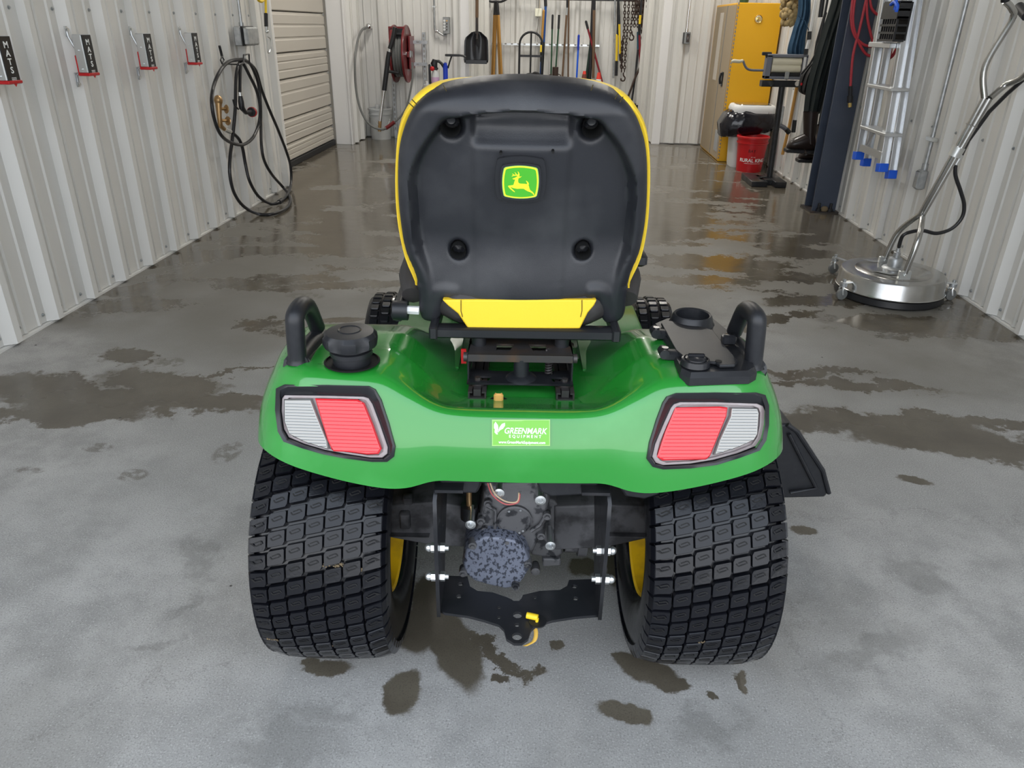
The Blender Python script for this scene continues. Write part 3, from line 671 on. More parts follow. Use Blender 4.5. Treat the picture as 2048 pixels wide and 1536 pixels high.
for k in range(-62, 63):
    for no, co in (((1, 0, 0), (k * .0042 + .0003, 0, 0)), ((0, 1, 0), (0, .2 + k * .0042, 0))):
        bmesh.ops.bisect_plane(bm, geom=bm.verts[:] + bm.edges[:] + bm.faces[:], plane_co=co, plane_no=no, dist=1e-5)
OA = np.array(o2); OB = np.roll(OA, -1, 0)
def dist_out(a, b):
    p = np.array((a, b)); ab = OB - OA; t = np.clip(((p - OA) * ab).sum(1) / (ab ** 2).sum(1), 0, 1); return float(np.sqrt((((OA + ab * t[:, None]) - p) ** 2).sum(1)).min())
holes = [(sp(898, 270), .0165, .026), (sp(1187, 272), .0165, .026), (sp(914, 519), .014, .020), (sp(1168, 519), .014, .020)]
ax_l = sp(945, 400)[0]; ax_r = sp(1137, 400)[0]; b_top = sp(1040, 232)[1]; b_bot = sp(1040, 312)[1]
b_rim = sp(1040, 218)[1]; b_low = sp(1040, 612)[1]
def shell_h(a, b):
    d = dist_out(a, b); h = 0
    top = sstep(b_rim - .14, b_rim - .02, b)
    w0 = .018 + .026 * top; w1 = w0 + .016
    dd = d
    if b < .09: # no rim along the straight bottom edge between the two feet
        dd = min(abs(a - (-.176)) , abs(a - .166)) * .0 + (.185 - abs(a + .003)) if abs(a) < .17 else d
        dd = max(d if abs(a) > .155 else 0, .19 - abs(a + .004)) if abs(a) < .19 else d
        dd = d * sstep(.0, .09, b) + dd * (1 - sstep(0, .09, b)) if abs(a) > .12 else .2
    h -= .032 * sstep(w0, w1, dd) * (.10 + .90 * sstep(b_low + .0, b_low + .13, b))
    r = min(1, max(0, d / .020)); h -= (.014 if b > b_low + .03 else .006) * (1 - math.sqrt(max(0, 1 - (1 - r) ** 2)))
    cm = sstep(ax_l - .008, ax_l + .008, a) * (1 - sstep(ax_r - .008, ax_r + .008, a))
    h += .0075 * cm * sstep(w1, w1 + .012, dd) * (1 - .6 * sstep(b_bot + .22, b_bot - .2, b))
    tb = cm * sstep(b_bot - .006, b_bot + .012, b) * (1 - sstep(b_top - .014, b_top - .004, b))
    h -= .024 * tb * sstep(b_bot - .01, b_top - .03, b)
    for (c, r0, r1) in holes:
        q = math.hypot(a - c[0], (b - c[1]) * .92); h -= .006 * (1 - sstep(r0, r1, q)) + .016 * (1 - sstep(r0 * .72, r0 * 1.02, q))
    h += -.55 * a * a
    return h
b_tt = sp(1040, 163)[1]
def topfwd(b): return Vector((0, 1, -.085)) * (.036 * max(0, (b - b_rim + .012) / (b_tt - b_rim + .012)) ** 1.5)
for v in bm.verts: h = shell_h(v.co.x, v.co.y); v.co = s3(v.co.x, v.co.y, h) + topfwd(v.co.y)
me = bpy.data.meshes.new('seat_back_shell'); 
# turn the rim forward so the shell has depth
be = [e for e in bm.edges if e.is_boundary]; ex = bmesh.ops.extrude_edge_only(bm, edges=be); nv = [g for g in ex['geom'] if isinstance(g, bmesh.types.BMVert)]
for v in nv: v.co = v.co - NS * (.03 if (v.co - P0).dot(V) > b_low + .02 else .012)
bmesh.ops.recalc_face_normals(bm, faces=bm.faces); bm.to_mesh(me); bm.free()
for p in me.polygons: p.use_smooth = True
me.set_sharp_from_angle(angle=math.radians(55)); me.materials.append(MT['plastic_shell'])
seat = thing('seat', '', '')
for k_ in ('label', 'category'): del seat[k_]
seat.parent = mower
sh = bpy.data.objects.new('seat_back_shell', me); COL.objects.link(sh); sh.parent = seat; sh['label'] = 'black moulded plastic seat back'
for i, (c, r0, r1) in enumerate(holes):
    o = s3(c[0], c[1] + (.003 if i < 2 else 0), -.035 - .55 * c[0] ** 2)
    b_ = B_(MB().lathe([(r0 * 1.02, .016), (r0 * .95, .006), (r0 * .8, -.018), (0, -.020)], o, NS, 20), 'screw_well', 'sipe', sh)
    if i < 2: B_(MB().lathe([(.009, -.018), (.009, -.004), (.007, -.003), (.007, -.006), (.004, -.007), (0, -.007)], o + V * .004, NS, 14), 'seat_screw', 'plastic_gloss', sh)
for p in ((1001, 316), (1107, 313)):
    a, b = sp(*p); B_(MB().cyl(s3(a, b, -.028), s3(a, b, -.0175), .0022, 10), 'vent_hole', 'sipe', sh)
# emblem
EO = -.011; ec = sp(1041, 364, EO)
def rrect(w, h, bul=.12, n=8, cut=.12):
    cs = [(-1 + cut, 1 - cut * .35), (1 - cut, 1 - cut * .35), (1 - cut * .35, 1 - cut), (1 - cut * .35, -1 + cut), (1 - cut, -1 + cut * .35), (-1 + cut, -1 + cut * .35), (-1 + cut * .35, -1 + cut), (-1 + cut * .35, 1 - cut)]
    out = []
    for i in range(8):
        p, q = cs[i], cs[(i + 1) % 8]
        for k in range(n):
            t = k / n; x = p[0] + (q[0] - p[0]) * t; y = p[1] + (q[1] - p[1]) * t
            if i in (0, 4): y += math.copysign(bul * 4 * t * (1 - t), y)
            if i in (2, 6): x += math.copysign(bul * .8 * 4 * t * (1 - t), x)
            out.append((x * w / 2, y * h / 2))
    return out
def plate2(poly, d0, d1, nm, m, parent, off=(0, 0)):
    n = len(poly); vs = [s3(ec[0] + a + off[0], ec[1] + b + off[1], d0 + EO) for a, b in poly] + [s3(ec[0] + a + off[0], ec[1] + b + off[1], d1 + EO) for a, b in poly]
    return B_(MB().add(vs, [list(range(n)), list(range(2 * n - 1, n - 1, -1))] + [(i, (i + 1) % n, (i + 1) % n + n, i + n) for i in range(n)]), nm, m, parent, smooth=30)
pxm = abs(sp(1091, 364)[0] - sp(991, 364)[0]) / 100; pyh = abs(sp(1041, 320)[1] - sp(1041, 408)[1]) / 88
eb = plate2(rrect(98 * pxm, 86 * pyh), -.035, -.009, 'emblem_badge', 'plastic_gloss', sh, (0, 0)); eb['label'] = 'rounded green and yellow badge with a leaping deer'
e2 = rrect(76 * pxm, 67 * pyh)
eo = (0.0, -.0025)
plate2(rrect(80 * pxm, 70 * pyh), -.010, -.0048, 'badge_rim', 'plastic_shell', eb, eo)
plate2(rrect(71 * pxm, 62 * pyh), -.0048, -.0042, 'badge_edge', 'emblem_light', eb, eo)
plate2(rrect(68 * pxm, 60 * pyh), -.0042, -.0038, 'badge_border', 'emblem_yellow', eb, eo)
plate2(rrect(63 * pxm, 55.5 * pyh), -.0038, -.0034, 'badge_field', 'emblem_green', eb, eo)
DEER = [(660, 880), (680, 868), (740, 860), (792, 850), (800, 820), (815, 770), (828, 728), (825, 715), (790, 715), (768, 703), (772, 696), (830, 675), (862, 655), (885, 645), (880, 630), (850, 625), (800, 630), (745, 648), (768, 622), (785, 612), (775, 600), (757, 590), (760, 580), (790, 592), (808, 605), (842, 608), (838, 580), (815, 550), (822, 546), (850, 570), (872, 605), (893, 600), (905, 570), (888, 532), (896, 526), (920, 555), (935, 600), (930, 650), (988, 640), (960, 665), (920, 683), (908, 695), (903, 740), (905, 780), (925, 805), (960, 815), (1060, 817), (1120, 825), (1115, 790), (1090, 745), (1110, 748), (1145, 780), (1168, 825), (1150, 840), (1165, 870), (1180, 930), (1200, 970), (1255, 1005), (1300, 1060), (1290, 1095), (1255, 1045), (1200, 1015), (1140, 995), (1085, 965), (1040, 935), (960, 935), (880, 940), (800, 925), (725, 900), (740, 925), (800, 980), (835, 1018), (820, 1022), (770, 990), (700, 930)]
dp = [((x - 960) / 11.81 * pxm, -(y - 790) / 11.81 * pyh) for x, y in DEER]
dcu = bpy.data.curves.new('d', 'CURVE'); dcu.dimensions = '2D'; dcu.fill_mode = 'BOTH'; dcu.extrude = .0002; spn = dcu.splines.new('POLY'); spn.points.add(len(dp) - 1); spn.use_cyclic_u = True
for pt, (a, b) in zip(spn.points, dp): pt.co = (a, b, 0, 1)
def curve_mesh(cu):
    t = bpy.data.objects.new('t', cu); COL.objects.link(t); me = bpy.data.meshes.new_from_object(t.evaluated_get(bpy.context.evaluated_depsgraph_get())); bpy.data.objects.remove(t); bpy.data.curves.remove(cu); return me
me = curve_mesh(dcu); cx_, cy_ = eo
for v in me.vertices: v.co = s3(ec[0] + cx_ + v.co.x, ec[1] + cy_ + v.co.y, EO - .0032 + v.co.z)
me.materials.clear(); me.materials.append(MT['emblem_yellow']); me.name = 'deer'; o = bpy.data.objects.new('deer', me); COL.objects.link(o); o.parent = eb
# yellow cushion in front of the shell
CUO = [(1040, 161), (960, 163), (890, 171), (848, 188), (815, 222), (796, 268), (789, 330), (788, 400), (794, 465), (808, 525), (828, 570), (832, 590), (870, 596), (1040, 600), (1225, 596), (1258, 590), (1262, 570), (1284, 525), (1297, 465), (1302, 400), (1302, 330), (1294, 268), (1272, 222), (1240, 190), (1190, 171), (1120, 163)]
def cushion(outl, offs, scale, nm, m, parent):
    pl_ = catmull([(*sp(*p, -.04), 0) for p in outl], 3, True); c = sum(pl_, Vector()) / len(pl_); n = len(pl_); vs = []
    for d, s_ in zip(offs, scale):
        for p in pl_:
            q = c + (p - c) * s_; vs.append(s3(q.x, q.y, d - .55 * q.x ** 2) + topfwd(min(q.y, b_tt)) * 1.0)
    fs = [(a * n + i, a * n + (i + 1) % n, (a + 1) * n + (i + 1) % n, (a + 1) * n + i) for a in range(len(offs) - 1) for i in range(n)] + [list(range((len(offs) - 1) * n, len(offs) * n)), list(range(n - 1, -1, -1))]
    return B_(MB().add(vs, fs), nm, m, parent, smooth=60)
bc = cushion(CUO, [-.080, -.052, -.030, -.030, -.045, -.065, -.085, -.10], [.84, .90, .985, 1.0, 1.010, 1.003, .96, .85], 'backrest_cushion', 'yellow_seat', seat)
for (x1, y1, x2, y2) in ((887, 171, 893, 181), (818, 206, 828, 214), (824, 199, 834, 208), (1186, 170, 1182, 180), (1236, 187, 1230, 197), (1246, 194, 1240, 203)):
    a = s3(*sp(x1, y1, -.03), -.03); b_ = s3(*sp(x2, y2, -.018), -.016); B_(MB().tube([a, b_], .0009, 5), 'seam', 'stitch', bc)
# lower cushion
mb = MB(); x_l = LY(872, 640, -.01).x; x_r = LY(1218, 640, -.01).x; zb = LY(1040, 657, -.03).z
mb.bbox((x_l, -.03, zb - .01), (x_r, .42, zb + .085), .03); lc = B_(mb, 'seat_cushion', 'seat_black', seat, bevel=.012, smooth=60)
yp = [LY(*p, -.034) for p in ((884, 600), (1194, 600), (1188, 612), (1176, 626), (1160, 658), (936, 658), (916, 628), (896, 612))]
B_(MB().add(yp + [p + Vector((0, .02, 0)) for p in yp], [list(range(8)), list(range(15, 7, -1))] + [(i, (i + 1) % 8, (i + 1) % 8 + 8, i + 8) for i in range(8)]), 'cushion_panel', 'yellow_seat', lc, bevel=.003)
for xa in (922, 1164):
    B_(MB().tube([LY(xa, 600, -.0352), LY(xa, 622, -.0352), LY(xa + (3 if xa < 1000 else -3), 634, -.0352)], .0007, 5), 'seam', 'stitch', lc)
B_(MB().bbox((x_l + .02, -.02, zb + .07), (x_r - .02, .40, zb + .10), .02), 'cushion_top', 'yellow_seat', lc, smooth=60)
for s_ in (-1, 1):
    xx = -.213 if s_ < 0 else .203
    B_(MB().tube([(xx, .02, zb + .045), (xx, .07, zb + .07), (xx, .2, zb + .075), (xx, .36, zb + .06), (xx, .42, zb + .04)], [.02, .032, .034, .03, .015], 12), 'side_bolster', 'seat_black', lc, smooth=60)
    B_(MB().tube([(xx, .06, zb + .105), (xx, .12, zb + .118), (xx, .3, zb + .10)], [.012, .024, .015], 12), 'bolster_top', 'yellow_seat', lc, smooth=60)
a = LY(862, 657, -.045); b_ = LY(1236, 683, -.045)
B_(MB().bbox((a.x, -.045, b_.z), (b_.x, -.012, a.z), .003), 'rear_rail', 'steel_black', seat)
for x in (a.x + .004, b_.x - .004): B_(MB().bbox((x - .008, -.05, b_.z - .002), (x + .008, .30, a.z + .004), .003), 'side_bracket', 'steel_black', seat)
p = LY(816, 621, .0); B_(MB().cyl(p + Vector((-.028, 0, 0)), p + Vector((0, 0, 0)), .019, 16).cyl(p + Vector((-.02, 0, -.01)), p + Vector((-.02, .12, .0)), .014, 10), 'recline_knob', 'plastic_black', seat)
B_(MB().cyl(p + Vector((-.001, -.004, .003)), p + Vector((.022, -.004, .002)), .008, 6), 'knob_shaft', 'white_plastic', seat)
p = LY(1287, 523, .02); B_(MB().bbox(p + Vector((-.03, 0, -.012)), p + Vector((.008, .06, .012)), .005), 'armrest_pivot', 'plastic_black', seat)
# --- seat suspension
susp = thing('seat_suspension', '', ''); susp.parent = mower
for k_ in ('label', 'category'): del susp[k_]
xl_ = LY(936, 712, -.07).x; xr_ = LY(1146, 712, -.07).x; zu = LY(1040, 712, -.07).z; zlw = LY(1040, 769, -.085).z
def plate_holes(outl, hol, o, u, w, t, nm, m, parent, bev=0):
    cu = bpy.data.curves.new('p', 'CURVE'); cu.dimensions = '2D'; cu.fill_mode = 'BOTH'; cu.extrude = t / 2
    for L_ in [outl] + hol:
        s_ = cu.splines.new('POLY'); s_.points.add(len(L_) - 1); s_.use_cyclic_u = True
        for pt, q in zip(s_.points, L_): pt.co = (q[0], q[1], 0, 1)
    me = curve_mesh(cu); u = Vector(u); w = Vector(w); n_ = u.cross(w); o = Vector(o)
    for v in me.vertices: v.co = o + u * v.co.x + w * v.co.y + n_ * v.co.z
    me.materials.clear(); me.materials.append(MT[m]); me.name = nm; ob = bpy.data.objects.new(nm, me); COL.objects.link(ob); ob.parent = parent
    return ob
circ = lambda cx, cy, r, n=14: [(cx + r * math.cos(2 * math.pi * k / n), cy + r * math.sin(2 * math.pi * k / n)) for k in range(n)]
plate_holes([(xl_, -.07), (xr_, -.07), (xr_, .06), (xl_, .06)], [[(-.048, -.05), (-.022, -.05), (-.014, -.018), (-.048, -.018)], [(.048, -.05), (.022, -.05), (.014, -.018), (.048, -.018)], circ(-.09, -.012, .012), circ(.09, -.012, .012)], (0, 0, zu), (1, 0, 0), (0, 1, 0), .004, 'upper_plate', 'steel_worn', susp)
B_(MB().box((xl_, -.072, zu - .012), (xr_, -.069, zu + .002)), 'plate_lip', 'steel_worn', susp, smooth=0)
for x in (-.082, .078): B_(MB().cyl((x, -.02, zu), (x, -.02, zu + .022), .014, 16), 'seat_spring_cup', 'steel_black', susp)
plate_holes([(xl_ - .002, -.085), (xr_ + .002, -.085), (xr_ + .002, -.02), (.05, -.03), (-.05, -.03), (xl_ - .002, -.02)], [[(-.085, -.075), (-.062, -.075), (-.055, -.055), (-.085, -.055)], [(.085, -.075), (.062, -.075), (.055, -.055), (.085, -.055)]], (0, 0, zlw), (1, 0, 0), (0, 1, 0), .004, 'lower_plate', 'steel_black', susp)
for x in (xl_, xr_): B_(MB().box((x - .0015, -.07, zlw), (x + .0015, .08, zu)), 'side_plate', 'steel_black', susp, smooth=0); B_(MB().cyl((x - .009, -.06, zu - .008), (x + .009, -.06, zu - .008), .009, 12), 'pivot_bolt', 'steel_worn', susp)
B_(MB().cyl((xl_, -.03, (zu + zlw) / 2 + .004), (xr_, -.03, (zu + zlw) / 2 + .004), .007, 12), 'cross_rod', 'steel_black', susp)
B_(MB().cyl((xl_, .03, zlw + .02), (xr_, .03, zlw + .02), .006, 12), 'cross_rod', 'steel_worn', susp)
B_(MB().lathe([(.031, 0), (.026, .005), (.015, .008), (.0145, .042), (.0125, .044), (.009, .042), (0, .040)], (LY(1042, 760, -.06).x, -.058, zlw + .001), (0, 0, 1), 22), 'adjuster_post', 'plastic_black', susp)
hx = LY(1097, 745, -.05).x
B_(MB().tube([(hx + .0065 * math.cos(t * .9), -.045 + .0065 * math.sin(t * .9), zlw + .005 + t * .00075) for t in range(0, 68)], .0018, 5), 'coil_spring', 'steel_worn', susp, smooth=60)
for px in (954, 1131):
    q = LY(px, 788, -.105); z0 = .651
    rl = B_(MB().box((q.x - .017, -.105, z0), (q.x + .017, .12, z0 + .003)).box((q.x - .017, -.105, z0), (q.x - .014, .12, z0 + .013)).box((q.x + .014, -.105, z0), (q.x + .017, .12, z0 + .013)).box((q.x - .017, -.105, z0 + .0125), (q.x - .009, .12, z0 + .0155)).box((q.x + .009, -.105, z0 + .0125), (q.x + .017, .12, z0 + .0155)).box((q.x - .007, -.10, z0 + .004), (q.x + .007, .12, z0 + .018)), 'seat_rail', 'steel_worn', susp, smooth=0)
    B_(MB().cyl((q.x, -.072, zlw - .006), (q.x, -.072, zlw + .008), .006, 8).cyl((q.x, -.072, zlw - .012), (q.x, -.072, zlw - .002), .013, 14), 'rail_bolt', 'steel_worn', rl)
q = LY(997, 797, -.115); B_(MB().bbox(q + Vector((-.009, 0, -.008)), q + Vector((.009, .006, .009)), .003), 'tow_valve_knob', 'orange_knob', susp)['label'] = 'small tan plastic knob'
B_(MB().cyl((q.x, q.y + .004, .6495), (q.x, q.y + .004, .6515), .018, 20), 'knob_slot', 'sipe', susp)
B_(MB().box((xl_ - .016, -.03, .69), (xl_ - .006, -.026, .72)), 'warning_label', 'red_plastic', susp, smooth=0)
for s_ in (-1, 1): B_(MB().box((s_ * .14 - .014, .02, .645), (s_ * .14 + .014, .25, .66)), 'floor_bracket', 'green_dark', susp, smooth=0)
# --- rear wheels
R_ = .28
def Rt(x): return R_ - .003 * (abs(x) / .09) ** 2 - .010 * (abs(x) / .127) ** 8
BLK = [(-.90, -.98), (-.98, -.85), (-1, .55), (-.80, .95), (.90, .98), (.98, .85), (1, -.55), (.80, -.95)]
pitch = 2 * math.pi * R_ / 50; cw = .0353
def block_mesh(ci):
    xc = (ci - 3) * cw; mb = MB(); hw = .0165; hh = .0147
    def pos(u, v, rr):
        x = xc + u * hw; vz = v * hh + u * hw * .20 * pitch / cw
        if ci == 6 and u > .6: x = xc + .0158 + (u - .6) * .004
        if ci == 0 and u < -.6: x = xc - .0158 + (u + .6) * .004
        r = Rt(x) + rr; return (x, -(r - vz * vz / (2 * R_)), vz)
    n = len(BLK)
    bot = [pos(u * 1.03, v * 1.06, -.014) for u, v in BLK]; mid = [pos(u, v, -.0014) for u, v in BLK]; top = [pos(u * .96, v * .95, 0) for u, v in BLK]
    mb.add(bot + mid + top, [(a * n + i, a * n + (i + 1) % n, (a + 1) * n + (i + 1) % n, (a + 1) * n + i) for a in (0, 1) for i in range(n)] + [list(range(2 * n, 3 * n))])
    if ci in (0, 6):          # shoulder lug runs down the side wall
        s_ = -1 if ci == 0 else 1; vs = []
        for x, r in ((.1235, .2685), (.129, .256), (.1305, .243)):
            for v in (-.9, .9): vs.append((s_ * x, -r, v * hh + s_ * .0158 * .3 * pitch / cw + .0))
        for x, r in ((.115, .262), (.120, .252), (.123, .243)):
            for v in (-1, 1): vs.append((s_ * x, -r, v * hh + s_ * .0158 * .3 * pitch / cw))
        mb.add(vs, [(0, 1, 3, 2), (2, 3, 5, 4), (0, 2, 8, 6), (2, 4, 10, 8), (1, 7, 9, 3), (3, 9, 11, 5), (0, 6, 7, 1), (4, 5, 11, 10)])
    mb.cur = 1
    for path in ([(-.62, .22), (-.50, -.02), (-.36, -.14), (.42, .02)], [(-.40, .24), (.28, .40), (.46, .30), (.58, .02)]):
        for (u0, v0), (u1, v1) in zip(path[:-1], path[1:]):
            du, dv = u1 - u0, v1 - v0; l = math.hypot(du, dv); a_, b_ = -dv / l * .07, du / l * .07
            mb.add([pos(u0 - a_, v0 - b_, .0004), pos(u1 - a_, v1 - b_, .0004), pos(u1 + a_, v1 + b_, .0004), pos(u0 + a_, v0 + b_, .0004)], [(0, 1, 2, 3)])
    return mb
bms = []
for ci in range(7):
    o = B_(block_mesh(ci), 'tread_block', ['tire', 'sipe'], None, smooth=0); bms.append(o.data); o.parent = None; bpy.data.objects.remove(o)
for wi, wx in enumerate((-.378, .378)):
    prof = [(.268, 0), (.267, .06), (.263, .10), (.256, .116), (.243, .125), (.215, .130), (.185, .127), (.160, .118), (.143, .104), (.138, .095)]
    full = [(r, -h) for r, h in prof[::-1]] + prof[1:]
    tr = B_(MB().lathe(full, (0, 0, 0), (1, 0, 0), 72), 'rear_wheel', 'tire_base', smooth=60); tr.location = (wx, 0, R_)
    tr['label'] = 'wide turf tyre on yellow rim, ' + ('left' if wx < 0 else 'right') + ' rear'
    s_ = 1 if wx < 0 else -1          # inner side
    B_(MB().lathe([(.146, s_ * .103), (.143, s_ * .108), (.137, s_ * .104), (.134, s_ * .09), (.124, s_ * .05), (.118, 0), (.115, -s_ * .02), (.06, -s_ * .035), (.03, -s_ * .035), (.0, -s_ * .035)], (0, 0, 0), (1, 0, 0), 48), 'rim', 'yellow_rim', tr)
    B_(MB().lathe([(.142, -s_ * .103), (.134, -s_ * .10), (.12, -s_ * .06), (.05, -s_ * .05), (.03, -s_ * .07), (0, -s_ * .07)], (0, 0, 0), (1, 0, 0), 48), 'rim_face', 'yellow_rim', tr)
    rest = MB(); rng = range(-25, 25)
    for k in rng:
        for ci in range(7):
            th = (k + .36 * (ci - 3)) * 2 * math.pi / 50; Mx = Matrix.Rotation(-th, 4, 'X')
            if -12 <= k <= 7:
                o = bpy.data.objects.new('tread_block', bms[ci]); COL.objects.link(o); o.parent = tr; o.matrix_local = Mx
            else:
                me = bms[ci]; rest.cur = 0; off = len(rest.v); rest.v += [tuple(Mx @ v.co) for v in me.vertices]
                for p in me.polygons: rest.f.append([i + off for i in p.vertices]); rest.mi.append(p.material_index)
    B_(rest, 'tread', ['tire', 'sipe'], tr, smooth=0, recalc=False)['kind'] = 'stuff'
    mud = MB(); rr_ = random.Random(3 + wi)
    for (xc, th0, n_, sx) in (((.035, 21, 30, .02), (.085, 19.5, 22, .015), (.085, 29, 16, .012), (-.1, -19, 16, .012), (0.0, -22, 14, .02)) if wx < 0 else ((-.075, -23, 16, .01), (-.02, -13, 10, .008))):
        for q in range(n_):
            th = math.radians(th0 + rr_.uniform(-.7, .7)); x = xc + rr_.uniform(-1, 1) * sx; r = Rt(x) - .003
            mud.sphere((x, -r * math.cos(th), r * math.sin(th)), rr_.uniform(.0012, .003), 1, .7, .7, 6)
    B_(mud, 'mud', 'mud', tr)['kind'] = 'stuff'
# --- front wheels, hood, deck (mostly hidden by the seat)
for wx in (-.475, .49):
    fw = B_(MB().lathe([(.10, -.065), (.15, -.078), (.175, -.07), (.186, -.05), (.190, 0), (.186, .05), (.175, .07), (.15, .078), (.10, .065)], (0, 0, 0), (1, 0, 0), 48), 'front_wheel', 'tire_base', smooth=60); fw.location = (wx, 1.25, .19)
    B_(MB().lathe([(.10, -.07), (.095, -.05), (.02, -.03), (0, -.03)], (0, 0, 0), (1, 0, 0), 32).lathe([(.10, .07), (.095, .05), (.02, .03), (0, .03)], (0, 0, 0), (1, 0, 0), 32), 'rim', 'yellow_rim', fw)
    for k in range(-10, 16):
        for c_ in (-1, 0, 1):
            th = (k + c_ * .3) * 2 * math.pi / 36; Mx = Matrix.Rotation(-th, 4, 'X'); mb = MB()
            if k == -10: pass
            mb.bbox((c_ * .04 - .016, -.196, -.013), (c_ * .04 + .016, -.18, .013), .003, Matrix.Translation((0, .004 if c_ else 0, 0)))
            if k == -10:
                o = B_(mb, 'tread_lug', 'tire', fw, smooth=0); (globals().setdefault('lugs', {}))[c_] = o.data; o.matrix_local = Mx
            else:
                o = bpy.data.objects.new('tread_lug', lugs[c_]); COL.objects.link(o); o.parent = fw; o.matrix_local = Mx
B_(MB().cyl((-.42, 1.25, .2), (.43, 1.25, .2), .025, 12), 'front_axle', 'steel_black')
hd = MB(); hs_ = []
for y, w, z0, z1 in ((.72, .22, .45, .80), (.80, .25, .42, .84), (1.1, .26, .40, .83), (1.4, .25, .38, .78), (1.55, .21, .38, .70), (1.60, .15, .40, .62)):
    hs_.append([Vector((w * math.copysign(abs(math.cos(a)) ** .5, math.cos(a)), y, (z0 + z1) / 2 + (z1 - z0) / 2 * math.copysign(abs(math.sin(a)) ** .6, math.sin(a)))) for a in [2 * math.pi * k / 24 for k in range(25)]])
hd.grid(hs_); B_(hd, 'hood', 'green', smooth=60)
B_(MB().bbox((-.2, .62, .42), (.2, .80, .84), .03), 'dashboard', 'plastic_black', smooth=50)
sw = B_(MB().tube([(.18 * math.cos(a), .42 + .15 * math.sin(a), .90 + .08 * math.sin(a)) for a in [2 * math.pi * k / 32 for k in range(32)]], .014, 8, closed=True), 'steering_wheel', 'plastic_black')
B_(MB().cyl((0, .42, .90), (0, .66, .80), .022, 12).cyl((-.17, .42, .9), (.17, .42, .9), .011, 8), 'steering_column', 'plastic_black', sw)
for s_ in (-1, 1):
    B_(MB().bbox((min(s_ * .16, s_ * .47), .34, .29), (max(s_ * .16, s_ * .47), .98, .315), .01), 'foot_rest', 'rubber')
B_(MB().bbox((-.16, .1, .36), (.16, 1.5, .42), .01), 'frame', 'steel_black')
B_(MB().bbox((-.30, .12, .600), (.30, .52, .625), .006), 'seat_deck', 'green_dark')
B_(MB().bbox((-.15, .05, .42), (.15, .70, .64), .02), 'tunnel', 'green_dark')
B_(MB().bbox((-.56, .42, .10), (.56, .95, .24), .05).bbox((-.35, .36, .12), (.35, 1.0, .27), .04), 'mower_deck', 'green_dark', smooth=50)
# discharge chute
a = [LY(*p, .30) for p in ((1574, 848), (1594, 862), (1645, 940), (1657, 985), (1650, 995), (1578, 1003))]; a[0].x = .52; a[0].z -= .01; a[-1].x = .52; a.insert(1, LY(1574, 848, .30)); n_ = len(a)
b2 = [p + Vector((-.02 if i > 1 else 0, .42, .0)) for i, p in enumerate(a)]
chute = B_(MB().add(a + b2, [list(range(n_)), list(range(2 * n_ - 1, n_ - 1, -1))] + [(i, (i + 1) % n_, (i + 1) % n_ + n_, i + n_) for i in range(n_)]), 'discharge_chute', 'plastic_black', bevel=.006)
B_(MB().tube([p + Vector((0, -.003, 0)) for p in (a[1], a[2], a[3], a[4])], .006, 8), 'chute_rib', 'plastic_black', chute)
B_(MB().tube([LY(x, y, .293) for x, y in ((1578, 868), (1632, 975), (1580, 985))], .005, 8), 'chute_rib', 'plastic_black', chute)
# --- transaxle
tx = thing('transaxle', '', ''); tx.parent = mower
for k_ in ('label', 'category'): del tx[k_]
def pix(L_, y): return [LY(px, py, y) for px, py in L_]
def slab(L_, y, d, nm, m, parent, inset=.06, bev=.003, lip=.006):
    p = pix(L_, y); n = len(p); c = sum(p, Vector()) / n
    return B_(MB().add([q + Vector((0, d, 0)) for q in p] + [q + Vector((0, lip, 0)) for q in p] + [q.lerp(c, inset) for q in p], [(a * n + i, a * n + (i + 1) % n, (a + 1) * n + (i + 1) % n, (a + 1) * n + i) for a in (0, 1) for i in range(n)] + [list(range(2 * n, 3 * n)), list(range(n - 1, -1, -1))]), nm, m, parent, bevel=bev, smooth=45)
slab([(968, 960), (1095, 960), (1100, 1000), (1094, 1040), (1080, 1075), (1066, 1105), (1040, 1125), (935, 1115), (940, 1080), (956, 1048), (965, 1010)], -.10, .20, 'gear_case', 'cast_metal', tx)
slab([(948, 1082), (970, 1072), (1000, 1074), (1030, 1080), (1050, 1096), (1060, 1118), (1060, 1140), (1048, 1160), (1034, 1176), (1012, 1180), (975, 1172), (948, 1164), (928, 1148), (924, 1128), (930, 1100)], -.135, .14, 'case_cover', 'cast_cover', tx, lip=.010)
slab([(1060, 985), (1110, 1000), (1125, 1020), (1125, 1110), (1110, 1120), (1062, 1112)], -.04, .16, 'case_side', 'cast_metal', tx)
slab([(1085, 1118), (1122, 1118), (1122, 1132), (1085, 1134)], -.05, .05, 'case_foot', 'cast_metal', tx, lip=.003)
q = LY(1029, 1041, -.105); B_(MB().lathe([(.036, .006), (.036, -.002), (.033, -.004), (.032, -.001), (.0, -.002)], q, (0, 1, 0), 32), 'round_cover', 'cast_metal', tx)
for px, py in ((1018, 1022), (1041, 1020), (1039, 1065), (1046, 1061)): p = LY(px, py, -.108); B_(MB().cyl(p, p + Vector((0, -.002, 0)), .0025, 8), 'cover_screw', 'zinc_dull', tx)
B_(MB().tube(pix([(975, 1012), (990, 1020), (990, 1060), (965, 1078)], -.107), .004, 6).tube(pix([(1062, 1062), (1080, 1050), (1092, 1030)], -.107), .004, 6).tube(pix([(955, 1076), (1000, 1070), (1035, 1076)], -.112), .005, 6), 'casting_rib', 'cast_metal', tx, smooth=60)
